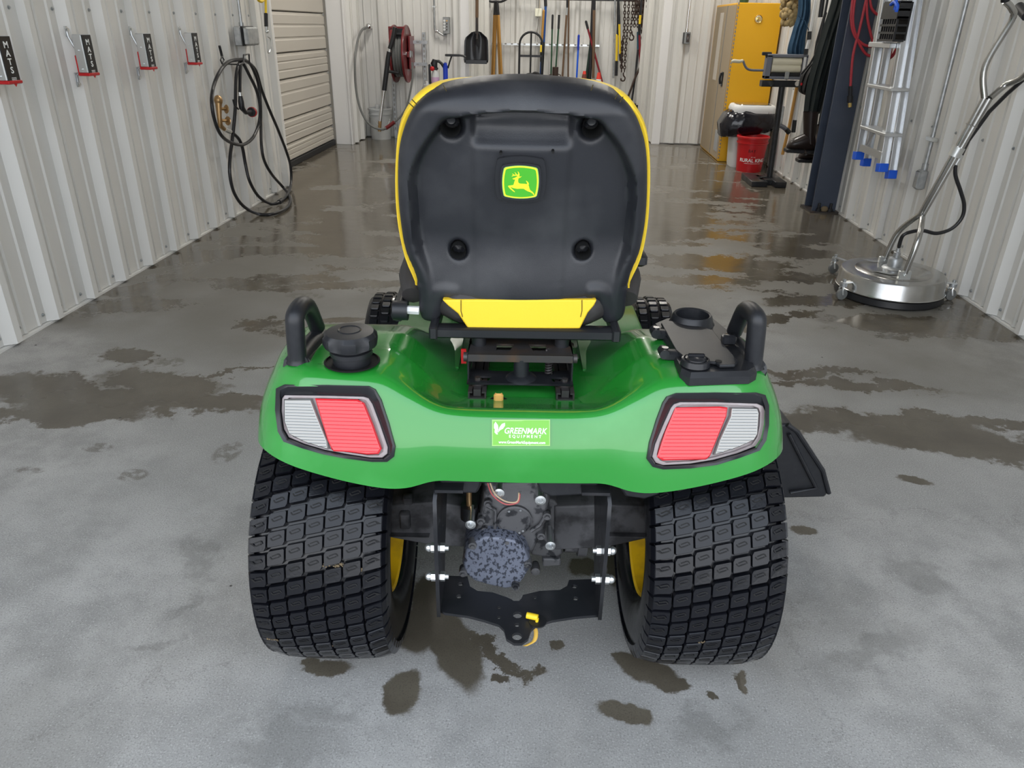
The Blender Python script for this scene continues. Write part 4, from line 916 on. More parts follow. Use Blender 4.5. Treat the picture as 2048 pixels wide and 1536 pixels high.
for px, py, y in ((962, 1043, -.11), (976, 1007, -.11), (1094, 1033, -.11), (1082, 1073, -.11), (1014, 1083, -.13), (945, 1092, -.14), (926, 1147, -.14), (1031, 1174, -.145), (1056, 1130, -.14), (970, 1062, -.11)):
    p = LY(px, py, y); B_(MB().cyl(p + Vector((0, .02, 0)), p + Vector((0, -.001, 0)), .0085, 12).cyl(p, p + Vector((0, -.006, 0)), .0048, 6), 'case_bolt', 'cast_metal', tx)
for px, py, y in ((941, 1050, -.14), (1101, 1092, -.12), (998, 987, -.15), (1081, 1001, -.15)):
    p = LY(px, py, y); B_(MB().lathe([(.0, .004), (.0105, .004), (.0105, 0), (.0065, -.001), (.006, .002), (0, .002)], p, (0, 1, 0), 20).cyl(p, p + Vector((0, .06, 0)), .007, 12), 'spacer_washer', 'zinc', tx)
    B_(MB().cyl(p + Vector((0, .001, 0)), p + Vector((0, -.003, 0)), .0042, 6), 'washer_bolt', 'zinc_dull', tx)
p = LY(1071, 1145, -.06); B_(MB().lathe([(.0, 0), (.006, 0), (.010, .002), (.011, .012), (.008, .03)], p, (0, 1, 0), 16), 'drain_plug', 'cast_metal', tx)
for L_ in ([(772, 1008), (868, 1000), (960, 1015), (960, 1100), (868, 1096), (772, 1078)], [(1310, 1010), (1212, 1006), (1100, 1010), (1100, 1105), (1212, 1100), (1310, 1078)]):
    p = pix(L_, 0); axl = slab(L_, -.045, .09, 'axle_housing', 'cast_axle', tx, inset=.10, lip=.02)
for (px0, px1, sx) in ((770, 862, 1), (1216, 1310, 1)): B_(MB().box(LY(px0, 1074, -.06), LY(px1, 1052, -.02)), 'axle_flange', 'cast_axle', tx, smooth=0)
B_(MB().bbox(LY(800, 1060, -.06), LY(822, 1012, -.03), .003).bbox(LY(806, 1012, -.05), LY(826, 985, -.03), .003), 'axle_clamp', 'cast_axle', tx)
for k in range(4): p = LY(1128 + k * 1, 1020 + k * 24, -.02); B_(MB().cyl(p, p + Vector((.018, 0, 0)), .010 + .002 * (k % 2), 12), 'case_stud', 'cast_metal', tx)
B_(MB().lathe([(.05, 0), (.05, .03), (.058, .03), (.058, .05), (.04, .052)], LY(1128, 1060, .04) , (1, 0, 0), 28), 'brake_drum', 'cast_axle', tx)
B_(MB().cyl(LY(938, 960, -.08), LY(938, 1012, -.08), .006, 10), 'spacer_rod', 'brass', tx); B_(MB().cyl(LY(938, 1010, -.08), LY(938, 1035, -.08), .018, 12), 'rubber_mount', 'rubber', tx)
for L_, m_ in (([(975, 965), (985, 990), (1010, 1008), (1035, 1005), (1040, 988)], 'wire_red'), ([(980, 965), (990, 988), (1012, 1003), (1034, 1003), (1038, 985)], 'wire_tan')):
    B_(MB().tube(catmull(pix(L_, -.155), 6), .0016, 6), 'wire', m_, tx, smooth=60)
for L_ in ([(876, 955), (962, 955), (962, 975), (955, 988), (895, 988), (880, 978)], [(1068, 955), (1200, 955), (1198, 975), (1190, 990), (1100, 995), (1078, 985)], [(1228, 965), (1330, 960), (1320, 990), (1290, 1000), (1250, 994)]):
    slab(L_, -.215, .16, 'rear_tray', 'plastic_black', mower, inset=.05, lip=.012, bev=.004)
slab([(880, 945), (1200, 945), (1200, 968), (880, 968)], -.20, .10, 'rear_tray', 'plastic_black', mower)
for L_ in ([(833, 958), (876, 955), (872, 1004), (835, 1004)], [(1207, 965), (1250, 968), (1248, 1016), (1210, 1010)]): slab(L_, .06, .01, 'frame_plate', 'orange_rust', mower, lip=.002, bev=0)
for L_ in ([(775, 965), (806, 968), (804, 1008), (775, 1008)], [(1272, 985), (1306, 985), (1306, 1020), (1272, 1018)]): slab(L_, .03, .01, 'hub_plate', 'yellow_rim', mower, lip=.002, bev=0)
# --- hitch
ht = thing('hitch', '', ''); ht.parent = mower
for k_ in ('label', 'category'): del ht[k_]
HP = [(884, 1153), (935, 1155), (940, 1175), (955, 1184), (985, 1187), (1012, 1196), (1023, 1201), (1027, 1204), (1038, 1204), (1043, 1199), (1046, 1192), (1080, 1184), (1120, 1182), (1134, 1174), (1138, 1162), (1190, 1160), (1202, 1222), (1196, 1232), (1150, 1236), (1105, 1243), (1072, 1253), (1062, 1262), (1056, 1280), (1043, 1289), (1028, 1289), (1013, 1280), (1008, 1262), (998, 1252), (970, 1243), (935, 1234), (890, 1228), (880, 1222)]
zz = .255; o2_ = [(p.x, p.y) for p in (LZ(*q, zz) for q in HP)]; hl = []
for px, py, r in ((921, 1170, .0055), (918, 1195, .0055), (998, 1217, .004), (998, 1237, .004), (1035, 1232, .009), (1034, 1252, .005), (1034, 1275, .0095), (1070, 1197, .0042), (1149, 1175, .0055), (1151, 1199, .0055)):
    p = LZ(px, py, zz); hl.append(circ(p.x, p.y, r))
plate_holes(o2_, hl, (0, 0, zz), (1, 0, 0), (0, 1, 0), .006, 'hitch_plate', 'steel_black', ht)
for s_, px in ((-1, 876), (1, 1204)):
    x = LY(px, 1180, -.245).x
    sd = plate_holes([(-.25, .25), (-.155, .25), (-.12, .33), (-.10, .36), (-.05, .42), (-.05, .53), (-.20, .535), (-.248, .52), (-.252, .48), (-.256, .40), (-.252, .33)], [circ(-.13, .47, .005), circ(-.16, .40, .005), circ(-.21, .45, .004), circ(-.21, .36, .004)], (x, 0, 0), (0, 1, 0), (0, 0, 1), .007, 'side_bracket', 'steel_black', ht)
    B_(MB().box((min(x, x - s_ * .05), -.24, .531), (max(x, x - s_ * .05), -.10, .537)), 'bracket_flange', 'steel_black', ht, smooth=0)
    for y, z in ((-.235, LY(860, 1152, -.235).z), (-.22, LY(868, 1095, -.22).z)):
        bo = B_(MB().cyl((x - .020, y, z), (x + .020, y, z), .0055, 12).cyl((x + .004, y, z), (x + .013, y, z), .0098, 6).cyl((x - .013, y, z), (x - .004, y, z), .0098, 6), 'bracket_bolt', 'zinc', ht)
        B_(MB().sphere((x + s_ * .017, y, z), .0085, 1.0, 1, 1, 12), 'lock_nut', 'zinc', ht)
p = LZ(1065, 1232, zz + .012); B_(MB().cyl(p + Vector((-.011, .002, 0)), p + Vector((.010, -.004, 0)), .0062, 16).cyl(p + Vector((.008, -.008, -.008)), p + Vector((.009, -.008, .002)), .003, 8), 'plug_cap', 'yellow_plastic', ht)['label'] = 'small yellow plastic cap'
B_(MB().cyl((p.x + .01, p.y - .006, zz + .003), (p.x + .01, p.y - .006, zz + .006), .017, 20), 'washer', 'rubber', ht)
sp_ = catmull([LZ(1068, 1250, zz - .01), LZ(1072, 1265, zz - .02), LZ(1068, 1282, zz - .03), LZ(1050, 1292, zz - .034)], 6)
mb = MB(); mb.grid([[q + Vector((-.004, 0, 0)) for q in sp_], [q + Vector((.004, 0, 0)) for q in sp_]]); B_(mb, 'strap', 'strap', ht, solid=.0015)
bpy.data.meshes.remove(mt_)
# ------------------------------------------------------------------ things on the left wall
xw = XL + .045
def scr(mb, p, ax, r=.008):
    ax = Vector(ax); p = Vector(p); mb.cyl(p, p + ax * .003, r * 1.3, 10); mb.cyl(p + ax * .003, p + ax * .010, r * .8, 6)
names = ['cut off at the picture edge', 'second from the left edge', 'third from the left edge', 'nearest the black hose']
ytop = [WX(131, 59, xw).y, WX(259, 58, xw).y, WX(357, 53, xw).y]; ytop = [2 * ytop[0] - ytop[1]] + ytop
zt0 = WX(131, 59, xw).z; zb0 = WX(155, 168, xw).z
for i, y in enumerate(ytop):
    t = thing('mat_clamp', 'floor mat clamp lettered MATS, ' + names[i], 'clamp', (xw, y, zb0), 'mat clamps on the left wall')
    B = MB(); zm = (zt0 + zb0) / 2 - .01; hh = (zt0 - zb0)
    B.tube([(xw + .004, y, zt0), (xw + .006, y, zt0 - .03), (xw + .035, y, zm + hh * .12), (xw + .035, y, zm - hh * .2), (xw + .006, y, zb0 + .04), (xw + .004, y, zb0)], .006, 8)
    B.bbox((xw, y - .012, zt0 - .03), (xw + .004, y + .012, zt0 + .014), .002).bbox((xw, y - .012, zb0 - .014), (xw + .004, y + .012, zb0 + .05), .002).build('bracket', 'zinc_dull', t)
    s_ = MB(); scr(s_, (xw + .004, y, zt0), (1, 0, 0), .009); scr(s_, (xw + .004, y, zb0), (1, 0, 0), .009); s_.build('screw', 'zinc', t)
    a0, a1 = zb0 + hh * .16, zb0 + hh * .92; x0, x1 = xw + .04, xw + .085; y0, y1 = y - .035, y + .045
    b_ = MB().bbox((x0, y0, a0 + .012), (x1, y1, a1), .004).build('clamp_body', 'aluminum', t)
    MB().bbox((x1 - .001, y0 + .004, a0 + .012), (x1 + .004, y1 - .004, a1 - .002), .001).build('label_plate', 'plastic_gloss', t)
    MB().bbox((x0 - .004, y0 - .003, a0), (x1 + .008, y1 + .003, a0 + .014), .003).bbox((x0 - .006, y0 + .002, a0), (x0 + .01, y1 - .002, a0 + .09), .003).build('red_jaw', 'red_plastic', t)
    zc_ = (a0 + a1) / 2
    for k, ch in enumerate('MATS'): text_mesh(ch, .034, 'white_print', t, (x1 + .0045, (y0 + y1) / 2, zc_ + .055 - k * .031), (0, 1, 0), (0, 0, 1), bold=.0006, sx=1.1)
    for k in range(4): MB().box((x1 + .004, (y0 + y1) / 2 - .014, zc_ - .066 - k * .005), (x1 + .0046, (y0 + y1) / 2 + .014, zc_ - .064 - k * .005)).build('print_line', 'white_print', t, 0)
    MB().prism([(-.010, .008), (.010, .008), (.010, 0), (0, -.011), (-.010, 0)], (x1 + .004, (y0 + y1) / 2, zc_ - .088), (0, 1, 0), (0, 0, 1), .0012).build('print_arrow', 'red_plastic', t, 0)
    s_ = MB()
    for z in (a0 + .03, a0 + .11): scr(s_, ((x0 + x1) / 2, y0, z), (0, -1, 0), .003)
    s_.build('rivet', 'zinc', t)
G6 = lambda L_: [(400 + a / 3.413, b / 3.413) for a, b in L_]
def hosept(px, py, x):
    p = WX(px, py, x)
    return p if p.z > .014 else WZ(px, py, .014)
t = thing('garden_hose', 'long black rubber hose looped on a hanger on the left wall, trailing to the floor', 'hose', WX(480, 118, xw))
paths = [[(250, 900), (262, 945), (290, 1010), (310, 1120), (340, 1240), (400, 1340), (480, 1390), (540, 1380), (590, 1340), (620, 1260), (620, 1150), (595, 1050), (530, 880), (470, 740), (420, 610), (380, 480), (320, 420), (280, 415), (255, 470), (245, 560), (240, 750), (222, 940), (205, 1080), (205, 1200), (235, 1320), (300, 1410), (400, 1460), (500, 1460), (590, 1420), (618, 1370), (600, 1320), (560, 1270), (490, 1190), (440, 1100), (420, 1000), (415, 850), (412, 700), (395, 560), (345, 440), (295, 405)],
         [(295, 405), (200, 420), (140, 480), (95, 580), (80, 690), (100, 820), (150, 930), (230, 980), (300, 985), (360, 940), (400, 850), (410, 740), (390, 630), (340, 520), (290, 430), (275, 470), (272, 630)]]
paths[0] = [(205, 895)] + paths[0][1:]
for i, L_ in enumerate(paths):
    pts = [hosept(px, py, xw + .03 + .03 * i + (.02 if k % 7 > 3 else 0)) for k, (px, py) in enumerate(G6(L_))]
    MB().tube(catmull(pts, 7), .0115, 9).build('hose', 'hose_black', t)
p = hosept(*G6([(540, 1380)])[0], xw + .05); q = hosept(*G6([(555, 1370)])[0], xw + .05); MB().cyl(p, q + (q - p) * .4, .019, 10).build('coupling', 'hose_black', t)
xn = xw + .09
a, b, c, d, e = [WX(*g, xn) for g in G6([(272, 630), (275, 655), (285, 735), (310, 768), (352, 765)])]
nz = MB().tube([a, b], .012, 10).build('nozzle_collar', 'zinc', t)
MB().tube([b, b.lerp(c, .5), c, d, e], [.014, .020, .020, .014, .016], 10).build('nozzle_grip', 'plastic_black', t)
MB().cyl(e - (e - d).normalized() * .01, e + (e - d).normalized() * .022, .030, 16, .034).build('nozzle_head', 'plastic_black', t)
MB().cyl(e + (e - d).normalized() * .0, e + (e - d).normalized() * .012, .0345, 16).build('nozzle_ring', 'red_plastic', t)
MB().tube([WX(*g, xn) for g in G6([(225, 680), (235, 720), (262, 745)])], .006, 8).build('nozzle_trigger', 'plastic_black', t)
t = thing('hose_hanger', 'black wire hose hanger screwed to the left wall', 'hanger', WX(465, 120, xw))
MB().tube([WX(*g, xw + .01) for g in G6([(132, 312), (142, 350), (150, 385)])], .009, 8).build('mounting_strap', 'plastic_black', t)
for L_ in ([(150, 385), (140, 410), (150, 435), (165, 410), (150, 385)], [(150, 435), (200, 438), (262, 440)]): MB().tube([WX(*g, xw + .03) for g in G6(L_)], .005, 6).build('wire', 'plastic_black', t)
MB().tube([WX(*g, xw + .10) for g in G6([(262, 440), (296, 430), (298, 375), (334, 368), (338, 432)])], .006, 6).build('wire_loop', 'plastic_black', t)
t = thing('wall_spigot', 'brass double wall faucet behind the black hose loops', 'faucet', WX(437, 250, xw)); xs_ = xw + .05
g = [WX(*q, xs_) for q in G6([(125, 685), (128, 740), (132, 800), (140, 860), (170, 885)])]
MB().sphere(g[0], .028, 1, 1, 1.2).tube(g, [.024, .018, .016, .016, .014], 10).build('pipe', 'brass', t)
for q in ((180, 745), (190, 825)):
    e = WX(*G6([q])[0], xs_ + .03); s_ = WX(*G6([(132, q[1] - 4)])[0], xs_); MB().tube([s_, e], .010, 8).build('stem', 'brass', t)
    MB().lathe([(.0, .006), (.026, .004), (.030, 0), (.026, -.004), (0, -.006)], e, (e - s_).normalized(), 10).build('valve_handle', 'brass', t)
MB().cyl(WX(*G6([(165, 882)])[0], xs_), WX(*G6([(205, 898)])[0], xs_), .016, 12).build('hose_connector', 'zinc', t)
t = thing('outlet_box', 'metal outlet box with hinged weather cover under a conduit on the left wall', 'electrical box', WX(480, 75, xw))
a = WX(470, 92, xw); b = WX(491, 60, xw); yn = (a.y, b.y)
MB().bbox((xw, min(yn), a.z), (xw + .05, max(yn) - .0, a.z + .125), .006).build('box_body', 'zinc_dull', t)
MB().bbox((xw + .05, min(yn) + .005, a.z), (xw + .062, max(yn), a.z + .127), .003).build('gasket', 'rubber', t)
MB().bbox((xw + .062, min(yn) + .008, a.z + .004), (xw + .098, max(yn) - .004, a.z + .122), .010).build('cover', 'zinc_dull', t)
MB().cyl((xw + .02, (yn[0] + yn[1]) / 2, a.z + .12), (xw + .02, (yn[0] + yn[1]) / 2, a.z + .15), .017, 12).cyl((xw + .02, (yn[0] + yn[1]) / 2, a.z + .14), (xw + .02, (yn[0] + yn[1]) / 2, 3.6), .011, 12).build('conduit', 'zinc_dull', t)
t = thing('snap_hook_rope', 'yellow rope ending in a black sleeve and steel snap hook by the roll door', 'rope', WX(533, 0, xw))
xc = xw + .09; g = [WX(*q, xc) for q in G6([(447, -420), (448, 0), (450, 92), (452, 180), (457, 215), (460, 262)])]
MB().tube(g[:3], .009, 8).build('yellow_rope', 'yellow_plastic', t)
MB().tube(catmull([WX(*q, xc) for q in G6([(447, -30), (425, 8), (398, 0), (385, -40)])], 5), .010, 8).build('rope_coil', 'yellow_plastic', t)
MB().tube(g[2:4], .014, 10).build('sleeve', 'plastic_black', t)
MB().tube([g[3], g[4]], .011, 10).sphere(g[4], .014).build('swivel', 'zinc', t)
h_ = [WX(*q, xc) for q in G6([(460, 250), (478, 265), (482, 320), (472, 358), (462, 350), (460, 300), (456, 262)])]
MB().tube(catmull(h_, 4), .0055, 7).build('snap_hook', 'zinc', t)
# ------------------------------------------------------------------ back wall, left part
G3 = lambda L_: [(700 + a / 5.12, b / 5.12) for a, b in L_]
yb = YB - .06
def YP(L_, y, G=G3): return [WY(*q, y) for q in G(L_)]
t = thing('shower_hose', 'thin grey hose drooping from a chrome fitting at the back wall corner', 'hose', WY(737, 54, yb))
hq = [(175, 280), (130, 300), (92, 370), (65, 480), (50, 650), (55, 850), (80, 1020), (120, 1150), (180, 1250), (250, 1305), (330, 1325), (370, 1312)]
MB().tube(catmull([YP([q_], yb - .12 - (.60 if k_ > 3 else (0, .15, .35, .5)[k_]))[0] for k_, q_ in enumerate(hq)], 5), .013, 8).build('hose', 'hose_grey', t)
MB().tube(YP([(365, 1315), (410, 1285), (455, 1250)], yb - .70), .022, 10).build('red_grip', 'red_metal', t)
MB().tube(catmull(YP([(455, 1250), (520, 1190), (580, 1090), (615, 950), (638, 800), (640, 640)], yb - .60), 5), .011, 8).build('hose_end', 'hose_grey', t)
c = WY(737, 53, yb - .05); MB().sphere(c, .033, 1, 1, 1.1).cyl(c, c + Vector((0, .1, 0)), .03, 14).tube(YP([(175, 280), (140, 300)], yb - .1), .016, 10).build('fitting', 'chrome', t)
# hose reel
c = WY(*G3([(585, 555)])[0], yb - .25); c2 = WY(*G3([(465, 560)])[0], yb - .25); w_ = c.x - c2.x; Rr_ = .305
t = thing('hose_reel', 'dark red hose reel wound with grey hose on a galvanized bracket at the back wall', 'hose reel', (c.x - w_ / 2, c.y, c.z - Rr_))
for x in (c.x, c2.x):
    MB().lathe([(.06, -.004), (Rr_ - .01, -.004), (Rr_, -.012), (Rr_ + .004, 0), (Rr_, .012), (Rr_ - .01, .004), (.06, .004)], (x, c.y, c.z), (1, 0, 0), 40).build('flange', 'red_metal', t)
k = MB()
for j_ in range(7): k.tube([(c2.x + .018 + (w_ - .036) * j_ / 6, c.y + (.235 - .01 * (j_ % 2)) * math.cos(a), c.z + (.235 - .01 * (j_ % 2)) * math.sin(a)) for a in [2 * math.pi * q / 32 for q in range(32)]], .0135, 8, closed=True)
k.build('wound_hose', 'hose_grey', t)
MB().cyl((c2.x, c.y, c.z), (c.x, c.y, c.z), .22, 24).build('drum', 'red_metal', t)
MB().cyl((c.x, c.y, c.z), (c.x + .06, c.y, c.z), .035, 14).tube([(c.x + .03, c.y, c.z), (c.x + .05, c.y - .05, c.z - .02), (c.x + .05, c.y - .05, c.z + .04)], .014, 8).build('swivel_fitting', 'chrome', t)
a = WY(*G3([(400, 400)])[0], yb - .38); b_ = WY(*G3([(555, 272)])[0], yb - .38)
MB().bbox((a.x, a.y - .02, a.z), (b_.x, a.y + .02, b_.z), .004).build('bracket_frame', 'red_metal', t)
MB().bbox((a.x + .02, a.y - .035, a.z + .01), (b_.x - .012, a.y - .01, b_.z - .02), .004).cyl((a.x + .05, a.y - .06, b_.z - .08), (b_.x - .02, a.y - .06, b_.z - .08), .018, 12).build('guide_rollers', 'plastic_black', t)
a = c + Vector((.02, 0, 0)); MB().bbox((a.x, c.y - .02, c.z - .16), (a.x + .02, c.y + .27, c.z + .19), .004).bbox((a.x, c.y - .12, c.z - .03), (a.x + .02, c.y + .05, c.z + .03), .004).build('side_arm', 'red_metal', t)
# strut frame
t = thing('reel_stand', 'galvanized slotted channel frame holding the hose reel to the back wall', 'frame', WY(*G3([(765, 860)])[0], yb))
for L_, nm in (([(755, 330), (775, 1390)], 'upright'), ([(445, 800), (475, 1392)], 'upright')):
    p, q = YP(L_, yb); MB().box((p.x - .018, yb - .02, 0.0), (p.x + .018, yb + .015, p.z)).build(nm, 'zinc_dull', t, 0)
    hls = MB(); z = .1
    while z < p.z - .03: hls.box((p.x - .007, yb - .0215, z), (p.x + .007, yb - .0195, z + .03)); z += .055
    hls.build('slots', 'seam', t, 0)['kind'] = 'stuff'
for y0_ in (430, 655):
    p, q = YP([(640, y0_), (775, y0_)], yb - .03); MB().box((c.x + .03, yb - .05, p.z - .018), (q.x + .02, yb - .02, p.z + .018)).build('cross_arm', 'zinc_dull', t, 0)
    MB().box((p.x + .05, yb - .0515, p.z - .006), (p.x + .08, yb - .0495, p.z + .006)).build('slots', 'seam', t, 0)
t = thing('pressure_lance', 'pressure washer lance with black grip and silver tube leaning by the reel', 'sprayer', WZ(757, 270, .0))
g = YP([(440, 400), (408, 500), (390, 600), (350, 925), (330, 1060), (308, 1240), (302, 1345)], yb - .55)
MB().tube([g[0] + Vector((.03, 0, .12)), g[0], g[1]], .026, 10).build('hose_end', 'hose_black', t); MB().tube([g[1], g[1].lerp(g[2], .3)], .018, 10).build('swivel', 'zinc', t)
MB().tube([g[1].lerp(g[2], .3), g[2], g[3]], .028, 12).build('grip', 'plastic_black', t); MB().tube([g[3], g[4], g[5]], .019, 10).build('tube', 'chrome', t); MB().tube([g[5], g[6]], .02, 10).build('nozzle', 'brass', t)
p, q = YP([(372, 725), (500, 750)], yb - .55); MB().tube([p, q], .016, 8).build('side_handle', 'plastic_black', t)
# bucket
def bucket(name, label, c, r0, r1, h, m, group=None, hm='zinc_dull'):
    t = thing(name, label, 'bucket', c, group); z = c[2]
    MB().lathe([(0, .004), (r0 - .004, .004), (r0, 0), (r0 + (r1 - r0) * .78, h * .78), (r0 + (r1 - r0) * .8 + .008, h * .79), (r0 + (r1 - r0) * .84 + .008, h * .83), (r0 + (r1 - r0) * .86, h * .84), (r1, h * .93), (r1 + .010, h * .94), (r1 + .010, h * .985), (r1 + .002, h), (r1 - .004, h), (r0 - .003, .01), (0, .01)], c, (0, 0, 1), 40).build('bucket_body', m, t)
    return t
c = WZ(760, 277, 0) + Vector((.02, 0, 0))
t = bucket('white_bucket', 'white plastic bucket with rim standing in the back left corner', c, .118, .138, .36, 'white_translucent')
MB().tube(catmull([c + Vector((-.14, -.03, .27)), c + Vector((-.05, -.16, .24)), c + Vector((.08, -.16, .12)), c + Vector((.14, -.03, .27))], 6), .003, 6).build('wire_handle', 'zinc', t)
MB().lathe([(.1235, .06), (.1345, .20)], c, (0, 0, 1), 8, math.radians(225), math.radians(255)).build('paper_label', 'paper_beige', t)
MB().cyl(c + Vector((-.05, .08, .33)), c + Vector((-.05, .08, .39)), .025, 10).build('lid_spout', 'white_plastic', t)
# white tank with sprayers
a = WY(840, 168, 9.1); ctr = Vector((a.x + .30, 9.2, 0)); zt_ = a.z
t = thing('white_tank', 'large white plastic drum behind the seat, sprayers standing on top', 'tank', ctr)
MB().lathe([(0, 0), (.27, 0), (.295, .03), (.295, zt_ * .33), (.285, zt_ * .35), (.295, zt_ * .37), (.295, zt_ - .05), (.27, zt_ - .008), (.15, zt_), (0, zt_)], ctr, (0, 0, 1), 40).build('drum_body', 'white_translucent', t)
MB().cyl(ctr + Vector((-.22, 0, zt_ - .01)), ctr + Vector((-.22, 0, zt_ + .025)), .035, 16).build('bung', 'white_plastic', t)
g = YP([(875, 868)], 9.15)[0]; c = Vector((g.x, 9.15, zt_))
t = thing('spray_bottle', 'translucent pump bottle of pink fluid with black head on the white drum', 'bottle', c)
MB().lathe([(0, 0), (.044, 0), (.047, .01), (.046, .075), (0, .075)], c, (0, 0, 1), 24).build('pink_fluid', 'pink_fluid', t)
MB().lathe([(.046, .075), (.042, .11), (.030, .135), (.026, .15), (0, .15)], c, (0, 0, 1), 24).build('bottle_shoulder', 'white_translucent', t)
MB().bbox(c + Vector((-.035, -.03, .15)), c + Vector((.035, .03, .18)), .008).tube([c + Vector((0, 0, .17)), c + Vector((-.01, 0, .22)), c + Vector((.0, 0, .26))], [.03, .04, .025], 10).tube(catmull([c + Vector((0, 0, .24)), c + Vector((.06, 0, .235)), c + Vector((.11, 0, .17))], 4), .016, 8).bbox(c + Vector((-.075, -.02, -.0)), c + Vector((-.05, .02, .21)), .006).build('pump_head', 'plastic_black', t)
MB().sphere(c + Vector((-.025, -.045, .165)), .026, 1, .6, 1).build('red_knob', 'red_plastic', t)
g = YP([(980, 860)], 9.15)[0]; c = Vector((g.x, 9.15, zt_))
t = thing('hand_pump', 'blue hand pump with black lever handle on the white drum', 'pump', c)
MB().cyl(c, c + Vector((0, 0, .025)), .032, 16).build('foot', 'plastic_black', t)
MB().cyl(c + Vector((0, 0, .02)), c + Vector((0, 0, .20)), .028, 18).cyl(c + Vector((0, 0, .20)), c + Vector((0, 0, .225)), .02, 14).build('cylinder', 'blue_plastic', t)
MB().tube([c + Vector((.03, 0, .17)), c + Vector((.05, 0, .235)), c + Vector((.075, 0, .30))], .009, 8).bbox(c + Vector((.0, -.012, .295)), c + Vector((.17, .012, .32)), .005).tube([c + Vector((.15, 0, .31)), c + Vector((.20, 0, .305)), c + Vector((.235, 0, .29))], .012, 8).build('lever', 'plastic_black', t)
MB().cyl(c + Vector((.0, 0, .225)), c + Vector((.0, 0, .30)), .003, 8).sphere(c + Vector((.0, 0, .235)), .012).build('piston_rod', 'zinc', t)
t = thing('switch_box', 'grey push button box fed by bent conduit on the back wall', 'electrical box', YP([(990, 345)], yb)[0])
a, b_ = YP([(960, 345), (1022, 175)], yb); MB().bbox((a.x, yb - .05, a.z), (b_.x, yb + .03, b_.z), .004).build('box_body', 'grey_box', t)
for k in range(4):
    p = YP([(970, 213 + k * 30)], yb)[0]; MB().cyl((p.x + .004, yb - .052, p.z), (p.x + .004, yb - .062, p.z), .013, 12).build('button', 'white_plastic', t)
    MB().cyl((p.x + .032, yb - .052, p.z), (p.x + .032, yb - .058, p.z), .008, 10).build('indicator', 'orange_knob' if k == 0 else 'steel_worn', t)
MB().tube(catmull(YP([(858, -900), (860, 0), (868, 290), (890, 318), (930, 345), (965, 362), (990, 350)], yb - .01), 4), .012, 8).build('conduit', 'zinc_dull', t)
p = YP([(862, 68)], yb)[0]; MB().bbox(p + Vector((-.022, -.02, -.01)), p + Vector((.022, .01, .01)), .003).sphere(YP([(893, 320)], yb - .01)[0], .02).build('conduit_clamp', 'zinc', t)
# shovel
t = thing('scoop_shovel', 'black scoop shovel hanging blade down at the left side of the tool recess', 'shovel', YP([(1300, 0)], 9.52)[0])
rowsv = []
for k in range(11):
    v = k / 10; row = []; py = 320 + 320 * v; hw = 125 * (1 - (1 - min(1, v * 3.0)) ** 2 * .58) * (.93 + .07 * v) if v < .95 else 118
    for j_ in range(-6, 7):
        u = j_ / 6; p = YP([(1298 + u * hw, py + (0 if v > .1 else 12 * u * u))], 9.52)[0]; row.append(p + Vector((0, -.05 * abs(u) ** 3 - .02 * v + .05 * math.exp(-(u * 5) ** 2) * (1 - v) * -1, 0)))
    rowsv.append(row)
MB().grid(rowsv).build('blade', 'plastic_gloss', t, solid=.006, smooth=60)
p = YP([(1190, 612), (1405, 612)], 9.50); MB().box((p[0].x, 9.43, p[0].z - .04), (p[1].x, 9.50, p[0].z)).build('blade_heel', 'plastic_gloss', t)
MB().tube(YP([(1300, 400), (1300, 180)], 9.49), .017, 10).build('socket', 'steel_worn', t); MB().tube(YP([(1300, 180), (1304, -600)], 9.49), .019, 10).build('handle', 'wood_dark', t)
# ------------------------------------------------------------------ tool recess
G4 = lambda L_: [(1000 + a / 6.4, b / 6.4) for a, b in L_]
ya = YA - .07
def wall_h(L_, y, G): return [WY(*q, y) for q in G(L_)]
t = thing('strut_rail', 'white slotted rail running across the wall of the tool recess', 'rail', WY(1100, 88, ya + .01))
a, b_ = WY(955, 85, ya), WY(1199, 91, ya); MB().box((a.x, ya - .01, b_.z - .018), (b_.x, ya + .02, a.z)).build('channel', 'zinc', t, 0)
s_ = MB(); x = a.x + .03
while x < b_.x - .05: s_.box((x, ya - .012, (a.z + b_.z) / 2 - .014), (x + .03, ya - .009, (a.z + b_.z) / 2 + .004)); x += .095
s_.build('slots', 'seam', t, 0)['kind'] = 'stuff'
t = thing('tool_rack', 'black hanging bar for tools across the top of the recess', 'rack', WY(1150, 0, ya - .05))
zr = WY(1150, 1, ya - .05).z; MB().bbox((AL + .12, ya - .07, zr), (AR - .10, ya - .03, zr + .05), .004).build('bar', 'steel_black', t)
for k in range(14): MB().tube([(AL + .2 + k * .14, ya - .07, zr + .02), (AL + .2 + k * .14, ya - .16, zr + .01), (AL + .2 + k * .14, ya - .17, zr + .04)], .006, 6).build('hook', 'steel_black', t)
def pole(name, label, cat, segs, y, r, G=G4, group=None, down=True, up=False):
    """segs: list of (material, [points])"""
    P_ = [(m, wall_h(L_, y, G)) for m, L_ in segs]
    a, b_ = P_[-1][1][-2], P_[-1][1][-1]
    if down:
        d = (b_ - a).normalized(); end = b_ + d * max(0, (b_.z - .012) / -d.z); P_[-1][1].append(end)
    if up:
        a, b_ = P_[0][1][1], P_[0][1][0]; d = (b_ - a).normalized(); P_[0][1].insert(0, b_ + d * ((up - b_.z) / d.z))
    base = min((p for _, L_ in P_ for p in L_), key=lambda p: p.z)
    t = thing(name, label, cat, base, group)
    for i, (m, L_) in enumerate(P_): MB().tube(L_, r * (1.25 if 'grip' in m else 1), 10).sphere(L_[0], r).build('grip' if m.startswith('grip') else 'shaft', m.split(':')[-1], t)
    return t, base
